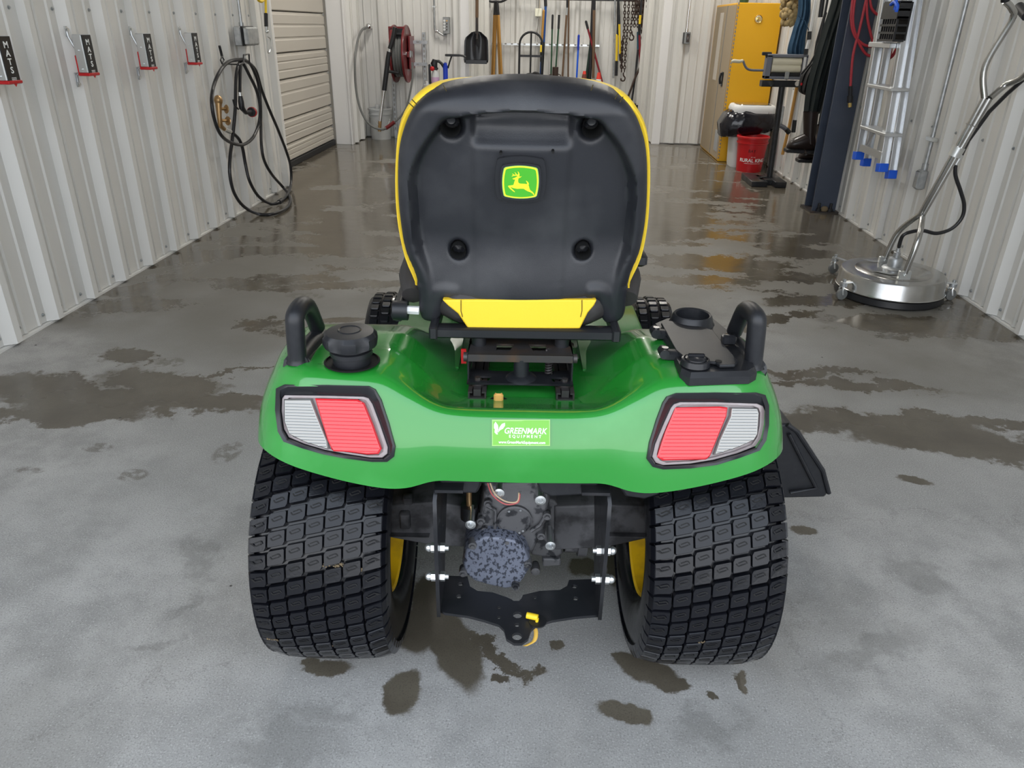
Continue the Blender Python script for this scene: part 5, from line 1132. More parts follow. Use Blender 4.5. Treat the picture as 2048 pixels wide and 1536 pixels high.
for i, (x0, x1, lab) in enumerate(((989, 984, 'leftmost'), (992, 987, 'second from left'), (995, 1000, 'third from left'), (997, 1004, 'rightmost'))):
    I = lambda L_: L_
    t, b_ = pole('garden_rake', f'long pale wooden rake handle hanging in the bundle, {lab}', 'rake', [('steel_black', [(x0 * .5 + 992 * .5, 6), (x0, 30)]), ('wood', [(x0, 30), (x1, 163)])], ya - .12 - .03 * i, .019, I, 'rakes beside the shovel')
    if i in (0, 3): p = WY(992, 3, ya - .12 - .03 * i); MB().tube(catmull([p + Vector((-.19, 0, .05)), p + Vector((-.08, 0, .0)), p, p + Vector((.08, 0, .0)), p + Vector((.19, 0, .05))], 4), .016, 8).build('rake_head', 'steel_black', t)
# hand truck
yh = 11.8; t = thing('hand_truck', 'black hand truck frame with rounded top standing in the tool recess', 'hand truck', WY(1061, 163, yh))
L0, L1 = WY(1038, 150, yh), WY(1083, 150, yh); ztp = WY(1061, 64, yh).z; cx_ = (L0.x + L1.x) / 2; hw_ = (L1.x - L0.x) / 2; pts = [(L0.x, yh, .12), (L0.x, yh, ztp - hw_)] + [(cx_ - hw_ * math.cos(a), yh, ztp - hw_ + hw_ * math.sin(a)) for a in [math.pi * k / 12 for k in range(1, 12)]] + [(L1.x, yh, ztp - hw_), (L1.x, yh, .12)]
MB().tube(pts, .016, 10).build('frame_tube', 'steel_black', t); MB().tube([(cx_, yh, .12), (cx_, yh, ztp)], .013, 8).build('centre_tube', 'steel_black', t)
zc_ = WY(1061, 112, yh).z; MB().box((L0.x, yh - .01, zc_ - .015), (L1.x, yh + .01, zc_ + .015)).build('cross_bar', 'steel_black', t)
MB().box((L0.x, yh - .01, .3), (L1.x, yh + .01, .33)).build('cross_bar', 'steel_black', t)
MB().box((L0.x - .03, yh - .22, .0), (L1.x + .03, yh, .012)).build('toe_plate', 'steel_black', t)
for x in (L0.x - .05, L1.x + .05): MB().lathe([(.0, -.03), (.09, -.03), (.115, -.02), (.12, 0), (.115, .02), (.09, .03), (0, .03)], (x, yh + .08, .12), (1, 0, 0), 24).build('wheel', 'rubber', t)
MB().box(WY(1080, 104, yh - .02), WY(1084, 90, yh - .02) + Vector((0, .01, 0))).build('yellow_tag', 'yellow_plastic', t)
# blower
yq = 11.3; t = thing('black_tool_bag', 'black soft harness bag lying on top of things behind the seat', 'bag', WY(1055, 163, yq)); zq = WY(1055, 170, yq).z
p = wall_h([(120, 1020), (160, 965), (215, 960), (230, 990), (330, 950), (420, 920), (500, 930), (530, 990), (590, 1010), (600, 1050)], yq, G4)
MB().tube(catmull([WY(1030, 163, yq), WY(1045, 158, yq), WY(1060, 152, yq), WY(1075, 156, yq), WY(1088, 163, yq)], 4), .045, 10).tube(catmull([WY(1062, 153, yq - .03), WY(1069, 146, yq - .03), WY(1078, 149, yq - .03), WY(1080, 158, yq - .03)], 4), .018, 8).bbox(WY(1022, 158, yq), WY(1034, 150, yq) + Vector((0, .05, 0)), .01).build('bag', 'netting', t)
MB().bbox((WY(1020, 163, yq).x, yq - .06, 0.0), (WY(1092, 163, yq).x, yq + .25, WY(1050, 163, yq).z - .02), .03).build('bag_body', 'netting', t)
t = thing('wall_box', 'small cream box with wires hanging on the recess wall', 'electrical box', WY(1077, 33, ya)); a, b_ = WY(1070, 33, ya), WY(1084, 17, ya)
MB().bbox((a.x, ya - .03, a.z), (b_.x, ya + .02, b_.z), .005).build('box_body', 'white_box', t)
for L_ in ([(478, 215), (490, 260), (480, 360), (455, 450), (450, 530)], [(500, 215), (492, 300), (480, 400), (478, 540)], [(512, 215), (518, 300), (515, 380), (505, 430)], [(490, -60), (492, 110)], [(508, -60), (508, 110)]): MB().tube(catmull(wall_h(L_, ya - .01, G4), 4), .004, 5).build('wire', 'wire_tan' if L_[0][0] > 505 else 'seam', t)
pole('garden_tool', 'blue pole with orange wood sleeve beside the hand truck', 'tool', [('wood', [(560, 140), (535, 540)]), ('grip:plastic_black', [(535, 540), (530, 790)]), ('blue_metal', [(530, 790), (520, 1010)])], ya - .2, .018)
pole('garden_tool', 'dark blue pole right behind the hand truck', 'tool', [('grip:plastic_black', [(580, -40), (585, 80)]), ('blue_metal', [(585, 80), (560, 540)]), ('steel_black', [(560, 540), (535, 1020)])], ya - .14, .019)
t, b_ = pole('post_hole_digger', 'green two handled post hole digger with black grips', 'digger', [('grip:plastic_black', [(674, 195), (668, 370)]), ('green_metal', [(668, 370), (655, 900)])], ya - .2, .013)
P_ = wall_h([(757, 190), (748, 370), (715, 870)], ya - .2, G4); MB().tube(P_[:2], .017, 10).build('grip', 'plastic_black', t); MB().tube(P_[1:], .013, 10).build('shaft', 'green_metal', t)
P_ = wall_h([(710, 858), (700, 1060)], ya - .3, G4); t = thing('iron_post_driver', 'rusty iron post driver tube with side handles', 'tool', (P_[0].x, P_[0].y, 0))
MB().cyl((P_[0].x, P_[0].y, .0), P_[0], .045, 20).build('tube', 'iron_rust', t); MB().tube(wall_h([(745, 950), (775, 960), (775, 1060)], ya - .3, G4), .008, 6).tube(wall_h([(665, 950), (628, 960), (628, 1060)], ya - .3, G4), .008, 6).build('handle', 'iron_rust', t)
pole('garden_tool', 'brown wooden handle with dark socket in the middle of the recess', 'tool', [('steel_black', [(862, -60), (860, 100)]), ('zinc_dull', [(860, 100), (852, 195)]), ('wood_dark', [(852, 195), (795, 1040)])], ya - .15, .016)
pole('garden_tool', 'thin dark brown pole beside the brown wooden handle', 'tool', [('wood_dark', [(880, -60), (872, 1050)])], ya - .1, .013)
pole('garden_tool', 'short bright blue handle with navy grip', 'tool', [('grip:blue_plastic', [(1008, 455), (1000, 640)]), ('blue_bright', [(1000, 640), (978, 1060)])], ya - .2, .014)
pole('garden_tool', 'dark red pole leaning diagonally with black grip on top', 'tool', [('grip:plastic_black', [(1100, 275), (1125, 370)]), ('red_wood', [(1125, 370), (1330, 1130)])], ya - .25, .015)
pole('garden_tool', 'thick dark green pole leaning left', 'tool', [('green_deep', [(1195, -60), (1165, 560), (1105, 1030)])], ya - .18, .024)
pole('garden_tool', 'black pole hanging between green and brown poles', 'tool', [('plastic_black', [(1185, 200), (1160, 800), (1145, 1050)])], ya - .22, .024, down=False, up=zr + .04)
pole('garden_tool', 'medium brown wooden pole hanging in front of the dark green one', 'tool', [('steel_black', [(1208, -60), (1205, 130)]), ('wood_dark', [(1205, 130), (1192, 1000)])], ya - .26, .021, down=False)
pole('garden_tool', 'grey brown stick hanging left of the yellow grips', 'tool', [('zinc_dull', [(1468, 250), (1450, 1000)])], ya - .12, .016, down=False, up=zr + .04)
pole('garden_tool', 'black and yellow gripped tool hanging from the rack, longer one', 'tool', [('steel_black', [(1512, -20), (1506, 450)]), ('yellow_plastic', [(1498, 450), (1492, 780)]), ('grip:plastic_black', [(1492, 780), (1486, 970)])], ya - .15, .018, down=False)
pole('garden_tool', 'black and yellow gripped tool hanging from the rack, shorter one', 'tool', [('steel_black', [(1515, -20), (1528, 310)]), ('yellow_plastic', [(1528, 310), (1538, 690)]), ('grip:plastic_black', [(1538, 690), (1545, 780)])], ya - .22, .016, down=False)
pole('garden_tool', 'red pole standing in the right corner of the recess', 'tool', [('grip:plastic_black', [(1780, 330), (1785, 400)]), ('red_wood', [(1785, 400), (1815, 1440)])], ya - .5, .017)
pole('garden_tool', 'teal blue pole standing behind the red one in the right corner', 'tool', [('teal_metal', [(1765, 420), (1770, 800), (1790, 1440)])], ya - .35, .017)
pole('garden_tool', 'black rod leaning in the right corner of the recess', 'tool', [('steel_black', [(1765, 640), (1730, 1000), (1680, 1340)])], ya - .4, .014)
pole('garden_tool', 'rusty brown bar leaning diagonally in the right corner', 'tool', [('iron_rust', [(1900, 650), (1740, 970), (1620, 1290)])], ya - .6, .016)
def cone(px0, px1, pyt, pyb, y, label, m1, m2, frac):
    p = WY((px0 + px1) / 2, pyt, y); rb = .14; h = p.z; c = Vector((p.x, y, 0))
    t = thing('traffic_cone', label, 'cone', c); pr = lambda a, b: [(rb * (1 - .86 * a), .02 + (h - .02) * a), (rb * (1 - .86 * b), .02 + (h - .02) * b)]
    MB().lathe(pr(0, frac), c, (0, 0, 1), 24).build('cone_body', m1, t); MB().lathe(pr(frac, 1) + [(0, h)], c, (0, 0, 1), 24).build('cone_tip', m2, t)
    MB().bbox(c + Vector((-.17, -.17, 0)), c + Vector((.17, .17, .025)), .006).build('base', m1, t)
cone(1162, 1176, 142, 165, 11.6, 'rust coloured cone with red tip behind the seat', 'cone_rust', 'cone_red', .94)
cone(1192, 1204, 145, 175, 11.1, 'white traffic cone with red tip behind the seat', 'cone_white', 'cone_red', .88)
# chains
def link_mesh():
    mb = MB(); pts = [(.5 * .030 * math.cos(a), 0, .022 * math.sin(a) * 1.0) for a in [2 * math.pi * k / 8 for k in range(8)]]
    return pts
def chain(label, strands, y, hook=None, r=.0065):
    P0_ = [wall_h(L_, y, G4) for L_ in strands]; t = thing('hanging_chain', label, 'chain', P0_[0][0], 'chains hanging in the recess'); mb = MB(); k = 0
    for L_ in P0_:
        L_ = catmull(L_, 6); d = 0; i = 0; pos = L_[0].copy(); pts = [L_[0]]
        for a, b_ in zip(L_[:-1], L_[1:]):
            seg = (b_ - a).length; s = 0
            while d + (seg - s) >= .040: s += .040 - d; d = 0; pts.append(a.lerp(b_, s / seg))
            d += seg - s
        for i in range(len(pts) - 1):
            c = (pts[i] + pts[i + 1]) / 2; ax = (pts[i + 1] - pts[i]).normalized(); sd = Vector((1, 0, 0)) if i % 2 else Vector((.25, 1, 0)); sd = (sd - ax * sd.dot(ax)).normalized()
            mb.tube([c + ax * .027 * math.sin(a) + sd * .016 * math.cos(a) for a in [2 * math.pi * q / 7 for q in range(7)]], r, 4, closed=True)
    o = mb.build('links', 'iron_rust', t, smooth=0); o['kind'] = 'stuff'
    if hook:
        p = WY(*G4([hook])[0], y); MB().tube(catmull([p + Vector((.0, 0, .06)), p + Vector((.005, 0, .02)), p + Vector((.03, 0, -.01)), p + Vector((.02, 0, -.05)), p + Vector((-.02, 0, -.05)), p + Vector((-.03, 0, -.02))], 4), .010, 8).build('hook', 'iron_rust', t)
chain('rusty double chain with long strands and hook, leftmost chain', [[(1600, -60), (1590, 400), (1565, 600), (1555, 930)], [(1655, -60), (1630, 400), (1610, 600), (1590, 940)], [(1570, 480), (1560, 700), (1550, 900)]], ya - .3, (1575, 985))
chain('rusty chain with short strand and hook, second from left', [[(1700, -60), (1695, 200), (1675, 340), (1665, 480)], [(1730, -60), (1725, 200), (1720, 380)]], ya - .4, (1685, 460))
chain('dense rusty chain bundle in the right corner', [[(1760, -60), (1765, 380)], [(1790, -60), (1790, 240)], [(1815, -60), (1815, 330)], [(1840, -60), (1840, 620)], [(1860, -60), (1856, 640)], [(1830, -60), (1832, 500)], [(1745, -60), (1742, 200)], [(1775, -60), (1772, 330)], [(1802, -60), (1804, 420)], [(1822, -60), (1824, 560)], [(1850, -60), (1845, 520)], [(1872, -60), (1868, 480)], [(1905, -60), (1880, 300)]], ya - .5)
chain('rusty chain with large end loop hanging against the right corner', [[(1925, -60), (1920, 300), (1905, 560), (1900, 700)], [(1885, -60), (1890, 400), (1880, 620)], [(1950, -60), (1950, 330)]], ya - .7, (1895, 740))
for q, lab in (((1793, 245), 'yellow taped tool head among the chains, left one'), ((1890, 215), 'yellow taped tool head among the chains, right one')):
    p = WY(*G4([q])[0], ya - .75); t = thing('bolt_cutter', lab, 'tool', p, 'tools among the chains'); MB().tube([p + Vector((0, 0, .6)), p + Vector((0, 0, .05))], .014, 8).build('handle', 'steel_black', t); MB().cyl(p + Vector((0, 0, .05)), p + Vector((0, 0, -.06)), .016, 10).build('yellow_band', 'yellow_plastic', t); MB().tube([p + Vector((0, 0, -.06)), p + Vector((.01, 0, -.2))], .018, 8).build('jaw', 'steel_black', t)
p = WZ(1284, 268, 0); t = thing('black_tub', 'black tub holding poles in the right corner of the recess', 'tub', (p.x - .05, 11.6, 0)); MB().lathe([(0, 0), (.11, 0), (.13, .28), (.12, .28), (.10, .02), (0, .02)], (p.x - .05, 11.6, 0), (0, 0, 1), 20).build('tub_body', 'plastic_black', t)
# ------------------------------------------------------------------ back wall, right part
t = thing('outlet_box', 'small grey outlet under a conduit on the back wall right of the recess', 'electrical box', WY(1373, 88, yb)); a, b_ = WY(1366, 88, yb), WY(1381, 64, yb)
MB().bbox((a.x, yb - .04, a.z), (b_.x, yb + .035, b_.z), .006).build('box_body', 'grey_box', t); MB().bbox((a.x + .025, yb - .05, a.z + .02), (b_.x - .012, yb - .035, b_.z - .015), .003).build('recess', 'steel_worn', t); MB().bbox((a.x + .04, yb - .056, a.z + .05), (b_.x - .03, yb - .045, b_.z - .05), .002).build('toggle', 'white_plastic', t)
MB().box((a.x - .008, yb - .03, a.z + .005), (a.x - .002, yb + .03, b_.z - .005)).build('side_cover', 'steel_black', t)
p = WY(1373, 64, yb); MB().cyl((p.x, yb - .01, p.z), (p.x, yb - .01, 3.6), .011, 10).cyl((p.x, yb - .01, p.z), (p.x, yb - .01, p.z + .03), .018, 10).build('conduit', 'chrome', t)
# yellow cabinet
A = WZ(1434, 323, 0); ztop = WY(1475, 5, A.y).z; x1 = WY(1536, 300, A.y).x; x1 = min(x1, XR - .06); D_ = WZ(1413, 293, 0).y
t = thing('yellow_cabinet', 'tall yellow safety cabinet with beige carton side and round gold badge in the right corner', 'cabinet', (A.x, A.y, 0))
MB().bbox((A.x + .006, A.y, 0), (x1, D_, ztop), .006).build('cabinet_body', 'cabinet_yellow', t)
MB().box((A.x - .002, A.y + .03, .02), (A.x + .008, D_ - .06, ztop - .02)).build('carton_side', 'carton', t, 0)
MB().box((A.x - .006, A.y + .45, .02), (A.x - .001, A.y + .47, ztop - .02)).build('carton_seam', 'seam', t, 0)
MB().box((A.x - .006, A.y + .62, ztop - .75), (A.x - .001, A.y + .80, ztop - .08)).build('tape_strip', 'tape', t, 0)
MB().box((A.x - .007, A.y + .08, .09), (A.x - .001, A.y + .26, .30)).build('carton_label', 'label_grey', t, 0)
p = WX(1443, 158, A.x - .01); MB().bbox((A.x - .012, p.y - .05, p.z - .07), (A.x - .004, p.y + .04, p.z + .07), .003).tube([(A.x - .02, p.y, p.z + .06), (A.x - .03, p.y, p.z), (A.x - .02, p.y, p.z - .05)], .01, 8).build('latch_handle', 'steel_black', t)
p = WY(1517, 38, A.y - .002); MB().lathe([(0, -.006), (.02, -.006), (.03, -.002), (.036, -.006), (.041, 0), (.041, .004)], p, (0, 1, 0), 24).build('badge', 'brass_bright', t); MB().lathe([(.024, -.0066), (.028, -.0045)], p, (0, 1, 0), 16).build('badge_ring', 'white_plastic', t)
k = MB(); z = .03
while z < ztop: k.box((A.x + .004, A.y - .003, z), (A.x + .016, A.y, z + .022)); z += .036
k.build('hinge_strip', 'seam', t, 0)['kind'] = 'stuff'
p = Vector((A.x + .1, A.y + .2, ztop)); tt = thing('green_bottle', 'green and yellow container on top of the yellow cabinet', 'bottle', p); MB().lathe([(0, 0), (.04, 0), (.045, .02), (.045, .14), (.02, .18), (.018, .21), (0, .21)], p, (0, 0, 1), 20).build('container', 'green_metal', tt); MB().lathe([(.0455, .04), (.0455, .11)], p, (0, 0, 1), 20).build('label', 'yellow_plastic', tt)
# trash can
G5 = lambda L_: [(1300 + a / 3.413, b / 3.413) for a, b in L_]
yt = 7.95; q0, q1 = wall_h([(570, 1135), (800, 1135)], yt, G5); c = Vector((min((q0.x + q1.x) / 2 - .02, XR - .275), yt + .18, 0)); zl = WY(*G5([(710, 765)])[0], yt).z
def rr_box(c, hx, hy, z, e=.35, n=32): return [Vector((c.x + hx * math.copysign(abs(math.cos(a)) ** e, math.cos(a)), c.y + hy * math.copysign(abs(math.sin(a)) ** e, math.sin(a)), z)) for a in [2 * math.pi * k / n for k in range(n + 1)]]
t = thing('trash_can', 'white kitchen trash can lined with a black bag', 'trash can', c)
MB().grid([rr_box(c, .01, .01, .002), rr_box(c, .16, .13, 0), rr_box(c, .165, .135, .02), rr_box(c, .195, .16, zl - .02), rr_box(c, .01, .01, zl - .02)]).build('can_body', 'white_plastic', t, smooth=50)
MB().grid([rr_box(c, .212, .178, zl - .015), rr_box(c, .216, .182, zl + .02), rr_box(c, .205, .172, zl + .05), rr_box(c, .195, .162, zl + .058), rr_box(c, .01, .01, zl + .056)]).build('lid_rim', 'white_plastic', t, smooth=40)
MB().grid([rr_box(c, .17, .14, zl + .057), rr_box(c, .165, .135, zl + .064), rr_box(c, .01, .01, zl + .066)]).build('lid_panel', 'lens_clear', t, smooth=40)
rg = []; rn = random.Random(5)
for z, s_, sag in ((zl + .005, 1.04, 0), (zl - .03, 1.16, 0), (zl - .09, 1.26, .02), (zl - .17, 1.22, .05), (zl - .215, 1.06, .03)):
    r_ = rr_box(c, .205 * s_, .17 * s_, z, .6, 48)
    for i, p in enumerate(r_[:-1]):
        k_ = 1 if p.x < c.x else .25; p.x = c.x + (p.x - c.x) * (1 + .22 * k_ * (s_ - 1) / .26) + rn.uniform(-.012, .012); p.y += rn.uniform(-.012, .012); p.z += rn.uniform(-.008, .008) + sag * (p.x - c.x) / .2
    for p in r_: p.x = min(p.x, XR - .065)
    r_[-1] = r_[0]; rg.append(r_)
MB().grid(rg).build('black_bag', 'black_bag', t, smooth=60, solid=.002)
c = WZ(1503, 346, 0) + Vector((0, .14, 0)); hb = WY(1515, 278, c.y).z
t = bucket('red_bucket', 'red plastic bucket with white shop lettering in front of the trash can', c, .122, .15, max(.34, hb), 'red_plastic')
hb = max(.34, hb)
def wrap_text(txt, size, z, ang, m, r_at, sx=1.0, bold=0):
    cu = bpy.data.curves.new('t', 'FONT'); cu.body = txt; cu.size = size; cu.align_x = 'CENTER'; cu.align_y = 'CENTER'; cu.offset = bold
    o_ = bpy.data.objects.new('t', cu); COL.objects.link(o_); me = bpy.data.meshes.new_from_object(o_.evaluated_get(bpy.context.evaluated_depsgraph_get())); bpy.data.objects.remove(o_); bpy.data.curves.remove(cu)
    for v in me.vertices:
        zz_ = z + v.co.y; r = r_at(zz_) + .0015; a = ang + v.co.x * sx / r; v.co = (r * math.cos(a), r * math.sin(a), zz_)
    me.materials.clear(); me.materials.append(MT[m]); me.name = 'lettering'; ob = bpy.data.objects.new('lettering', me); COL.objects.link(ob); ob.parent = t
rat = lambda z: .122 + (.028) * z / hb
wrap_text('RURAL KING', .047, .115, math.radians(-92), 'white_print', rat, 1.0, .0009)
wrap_text("AMERICA'S FARM & HOME STORE", .011, .086, math.radians(-92), 'white_print', rat)
wrap_text('EST 1960', .011, .148, math.radians(-92), 'white_print', rat)
wrap_text('BAY', .040, .205, math.radians(-100), 'sipe', rat)
# wringer on stand
ys_ = 7.05; S5 = lambda L_: wall_h(L_, ys_, G5)
bq = WZ(1540, 366, 0); t = thing('mop_wringer', 'roller wringer with crank on a black post stand beside the red bucket', 'wringer', (bq.x, bq.y, 0)); ys_ = bq.y
pb, pt_ = S5([(815, 1215), (905, 565)]); 
MB().tube([(pb.x, ys_, .03), pt_], .027, 14).build('post', 'steel_black', t)
a, b_ = S5([(755, 590), (1015, 552)]); MB().bbox((a.x, ys_ - .03, a.z), (b_.x, ys_ + .06, b_.z), .003).build('mount_plate', 'steel_black', t)
a0_, b0_ = WZ(1480, 345, .04), WZ(1593, 372, .04)
MB().bbox((a0_.x, ys_ - .22, 0), (a0_.x + .14, ys_ + .22, .05), .004).build('base_foot', 'steel_black', t)
MB().bbox((b0_.x - .16, ys_ - .24, 0), (b0_.x - .06, ys_ + .20, .055), .004).build('base_foot', 'steel_black', t)
MB().bbox((a0_.x + .1, ys_ - .12, .0), (b0_.x - .1, ys_ - .02, .05), .004).bbox((a0_.x + .1, ys_ + .03, .0), (b0_.x - .1, ys_ + .12, .05), .004).build('base_cross_bar', 'steel_black', t)
L_, R2 = S5([(775, 535), (1078, 380)]); lx, rx, z0, z1 = L_.x, R2.x, L_.z, R2.z
MB().bbox((lx, ys_ - .03, z0), (lx + .045, ys_ + .06, z1), .004).bbox((rx - .045, ys_ - .03, z0), (rx, ys_ + .06, z1), .004).build('side_frame', 'grey_paint', t)
MB().bbox((lx, ys_ - .03, z1 - .018), (rx, ys_ + .06, z1 + .008), .004).bbox((lx, ys_ - .03, z0 - .004), (rx, ys_ + .06, z0 + .024), .004).build('cross_frame', 'grey_paint', t)
for z in (z0 + (z1 - z0) * .34, z0 + (z1 - z0) * .62): MB().lathe([(0, 0), (.030, 0), (.034, .004), (.034, rx - lx - .104), (.030, rx - lx - .1), (0, rx - lx - .1)], (lx + .05, ys_, z + .02), (1, 0, 0), 20).build('roller', 'roller', t)
MB().bbox((lx + .05, ys_ - .035, z0 + .022), (rx - .05, ys_ + .03, z0 + .05), .004).build('drip_tray', 'steel_black', t)
MB().bbox(((lx + rx) / 2 - .005, ys_ - .045, z0 + .0), ((lx + rx) / 2 + .03, ys_ - .03, z0 + .06), .003).build('clip', 'zinc', t)
MB().tube(catmull(S5([(775, 480), (690, 478), (655, 460), (635, 415)]), 4), .010, 8).build('crank_arm', 'grey_paint', t)
MB().tube(S5([(555, 420), (575, 416), (610, 420), (635, 414)]), [.012, .016, .015, .012], 10).build('crank_handle', 'roller', t)
p, q = S5([(797, 368), (797, 395)]); MB().bbox(p + Vector((-.04, -.015, -.012)), p + Vector((.04, .015, .016)), .004).cyl(p, q, .008, 8).build('tension_screw', 'plastic_black', t)
for px in (820, 995): p = S5([(px, 568)])[0]; MB().lathe([(0, -.05), (.022, -.05), (.022, -.035), (.01, -.03), (.01, 0)], p, (0, 1, 0), 14).build('clamp_knob', 'chrome', t)
# ------------------------------------------------------------------ things hanging by the right wall
H5 = lambda L_: [(1560 + a / 4.043, b / 4.043) for a, b in L_]
def XP(L_, x, G=H5): return [WX(*q, x) for q in G(L_)]
def cloth(outer_l, outer_r, plane, y, th, fold, nu=16, G=H5, seed=1):
    L_ = catmull(wall_h(outer_l, y, G), 6); R3 = catmull(wall_h(outer_r, y, G), 6); n = min(len(L_), len(R3)); rows = []
    for i in range(n):
        a, b_ = L_[int(i * (len(L_) - 1) / (n - 1))], R3[int(i * (len(R3) - 1) / (n - 1))]
        rows.append([a.lerp(b_, j / nu) + Vector((0, -th * math.sin(math.pi * j / nu) - fold * math.sin(j * 1.9 + i * .08 + seed) * math.sin(math.pi * j / nu), 0)) for j in range(nu + 1)] + [a.lerp(b_, 1 - j / nu) + Vector((0, th * .6 * math.sin(math.pi * j / nu), 0)) for j in range(1, nu + 1)])
    return rows
t = thing('blue_cloth', 'blue denim trousers hanging among mop poles by the right wall', 'trousers', WY(1585, 120, 7.35))
MB().grid(cloth([(150, -40), (140, 120), (100, 250), (58, 425), (110, 490)], [(250, -40), (245, 120), (215, 260), (200, 400), (195, 492)], 0, 7.35, .05, .02)).build('cloth', 'denim', t, smooth=70)
MB().tube(wall_h([(155, 60), (150, 130), (200, 170), (235, 250)], 7.28, H5), .004, 5).build('seam', 'denim', t)
t = thing('fluffy_duster', 'shaggy beige duster head hanging by the right wall', 'duster', WY(1583, 35, 7.5)); c = WY(1582, 5, 7.5)
mb = MB(); rn = random.Random(2)
for k in range(130):
    a, b_ = rn.uniform(0, 6.28), rn.uniform(-1, 1); mb.sphere(c + Vector((math.cos(a) * .07 * math.sqrt(1 - b_ * b_ * .8), math.sin(a) * .06, b_ * .17)), rn.uniform(.018, .03), 1, 1, 1.2, 6)
mb.build('fleece', 'sponge', t, smooth=60)
def rod(name, label, cat, segs, y, r, group=None):
    P_ = [(m, wall_h(L_, y, H5)) for m, L_ in segs]; base = P_[-1][1][-1]; t = thing(name, label, cat, base, group)
    for m, L_ in P_: MB().tube(L_, r * (1.5 if m.startswith('grip') else 1), 10).build('grip' if m.startswith('grip') else 'shaft', m.split(':')[-1], t)
    return t
rod('mop_pole', 'white and black telescopic pole behind the duster', 'pole', [('grip:plastic_black', [(152, -60), (150, 35)]), ('white_plastic', [(150, 35), (98, 300), (20, 860)])], 7.6, .013)
rod('mop_pole', 'silver pole with black ferrules in front of the blue trousers', 'pole', [('white_plastic', [(295, -40), (245, 250)]), ('grip:plastic_black', [(240, 255), (235, 320)]), ('white_plastic', [(235, 320), (215, 395)]), ('grip:plastic_black', [(213, 395), (208, 440)]), ('white_plastic', [(205, 460), (125, 970)]), ('grip:plastic_black', [(120, 970), (108, 1070)])], 7.15, .012)
rod('mop_pole', 'brown wooden pole behind the wringer stand', 'pole', [('wood', [(140, 680), (75, 1020), (20, 1250)])], 7.5, .014)
t = rod('squeegee', 'grey squeegee hanging low beside the wringer stand', 'squeegee', [('zinc_dull', [(25, 860), (5, 1000)])], 7.4, .016); MB().tube(wall_h([(-10, 1010), (30, 1030), (70, 1065)], 7.4, H5), .02, 8).build('blade_holder', 'grey_paint', t); MB().tube(wall_h([(50, 1045), (76, 1075)], 7.38, H5), .022, 8).build('rubber_end', 'rubber', t)
rod('mop_pole', 'pair of black fishing rod like poles left of the waders', 'pole', [('grip:plastic_black', [(350, -40), (325, 140)]), ('steel_black', [(370, 100), (300, 340), (280, 470)])], 6.75, .012)
rod('mop_pole', 'thin black pole close against the dark waders', 'pole', [('steel_black', [(395, -60), (330, 300), (285, 440)])], 6.7, .009)
t = thing('landing_net', 'black folded net bag hanging left of the waders', 'net', WY(*H5([(200, 760)])[0], 6.7))
MB().grid(cloth([(280, 470), (200, 560), (165, 620), (148, 730), (200, 768)], [(300, 470), (285, 560), (270, 640), (240, 730), (215, 768)], 0, 6.7, .07, .03, seed=4)).build('net_bag', 'netting', t, smooth=70)
MB().tube(wall_h([(285, 440), (240, 520), (170, 600)], 6.62, H5), .008, 6).build('net_rim', 'plastic_gloss', t)
MB().box(WY(*H5([(165, 690)])[0], 6.6), WY(*H5([(182, 670)])[0], 6.6) + Vector((0, .004, 0))).build('red_tag', 'red_plastic', t)
yw = 6.42; t = thing('chest_waders', 'dark green chest waders with brown rubber boots hanging beside the steel column', 'waders', WY(*H5([(180, 1300)])[0], yw))
MB().grid(cloth([(430, -60), (400, 60), (340, 250), (280, 440), (215, 700), (190, 905)], [(560, -60), (545, 60), (500, 250), (455, 450), (380, 700), (320, 920)], 0, yw + .02, .07, .02, seed=1)).build('left_leg', 'wader', t, smooth=70)
MB().grid(cloth([(500, -60), (480, 100), (420, 350), (360, 700), (305, 1015)], [(610, -60), (585, 100), (520, 350), (440, 700), (385, 1010)], 0, yw + .12, .06, .03, seed=2)).build('right_leg', 'wader', t, smooth=70)
def boot(pts_top, ank, toe, heel, y, lab):
    # silhouette of a hanging boot: shaft, foot, sole
    a, b_, c_, d_, e_, f_ = wall_h(pts_top + ank + [toe, heel], y, H5); n = 14; rws = []
    secs = [(a, b_, .055), (c_, d_, .052), (c_.lerp(f_, .45) + (e_ - f_) * .12, d_.lerp(f_, .6), .056)]
    def loop(p, q, w): m_ = (p + q) / 2; h = (q - p) / 2; return [m_ + h * math.cos(2 * math.pi * k / n) + Vector((0, w, 0)) * math.sin(2 * math.pi * k / n) for k in range(n + 1)]
    body = MB().grid([loop(*s_) for s_ in secs]); up = (a - c_).normalized(); L0_ = f_ + up * .015
    foot = []; 
    for k in range(8):
        u = k / 7; p = f_.lerp(e_, u); hgt = .115 * (1 - u) ** .8 + .055; w = .048 + .008 * math.sin(math.pi * u) if k < 7 else .02
        hgt = hgt if k < 7 else .03
        foot.append(loop(p + up * .005, p + up * hgt, w))
    body.grid(foot); body.add([sum(foot[-1][:-1], Vector()) / n] + foot[-1][:-1], [(0, i + 1, (i + 1) % n + 1) for i in range(n)]).add([sum(foot[0][:-1], Vector()) / n] + foot[0][:-1], [(0, i + 1, (i + 1) % n + 1) for i in range(n)])
    bt = body.build('boot', 'boot', t, smooth=60)
    sl = MB()
    for k in range(9):
        u = k / 8; p = f_.lerp(e_, u * .98); 
        if k != 3: sl.bbox(p + Vector((-.018, -.05, -.018)), p + Vector((.018, .05, .012)), .006)
    sl.build('sole_lugs', 'rubber', bt)
boot([(188, 905), (312, 905)], [(190, 1080), (285, 1120)], (55, 1210), (275, 1225), yw - .10, '')
boot([(300, 1010), (392, 1010)], [(290, 1160), (370, 1180)], (150, 1290), (345, 1300), yw + .04, '')
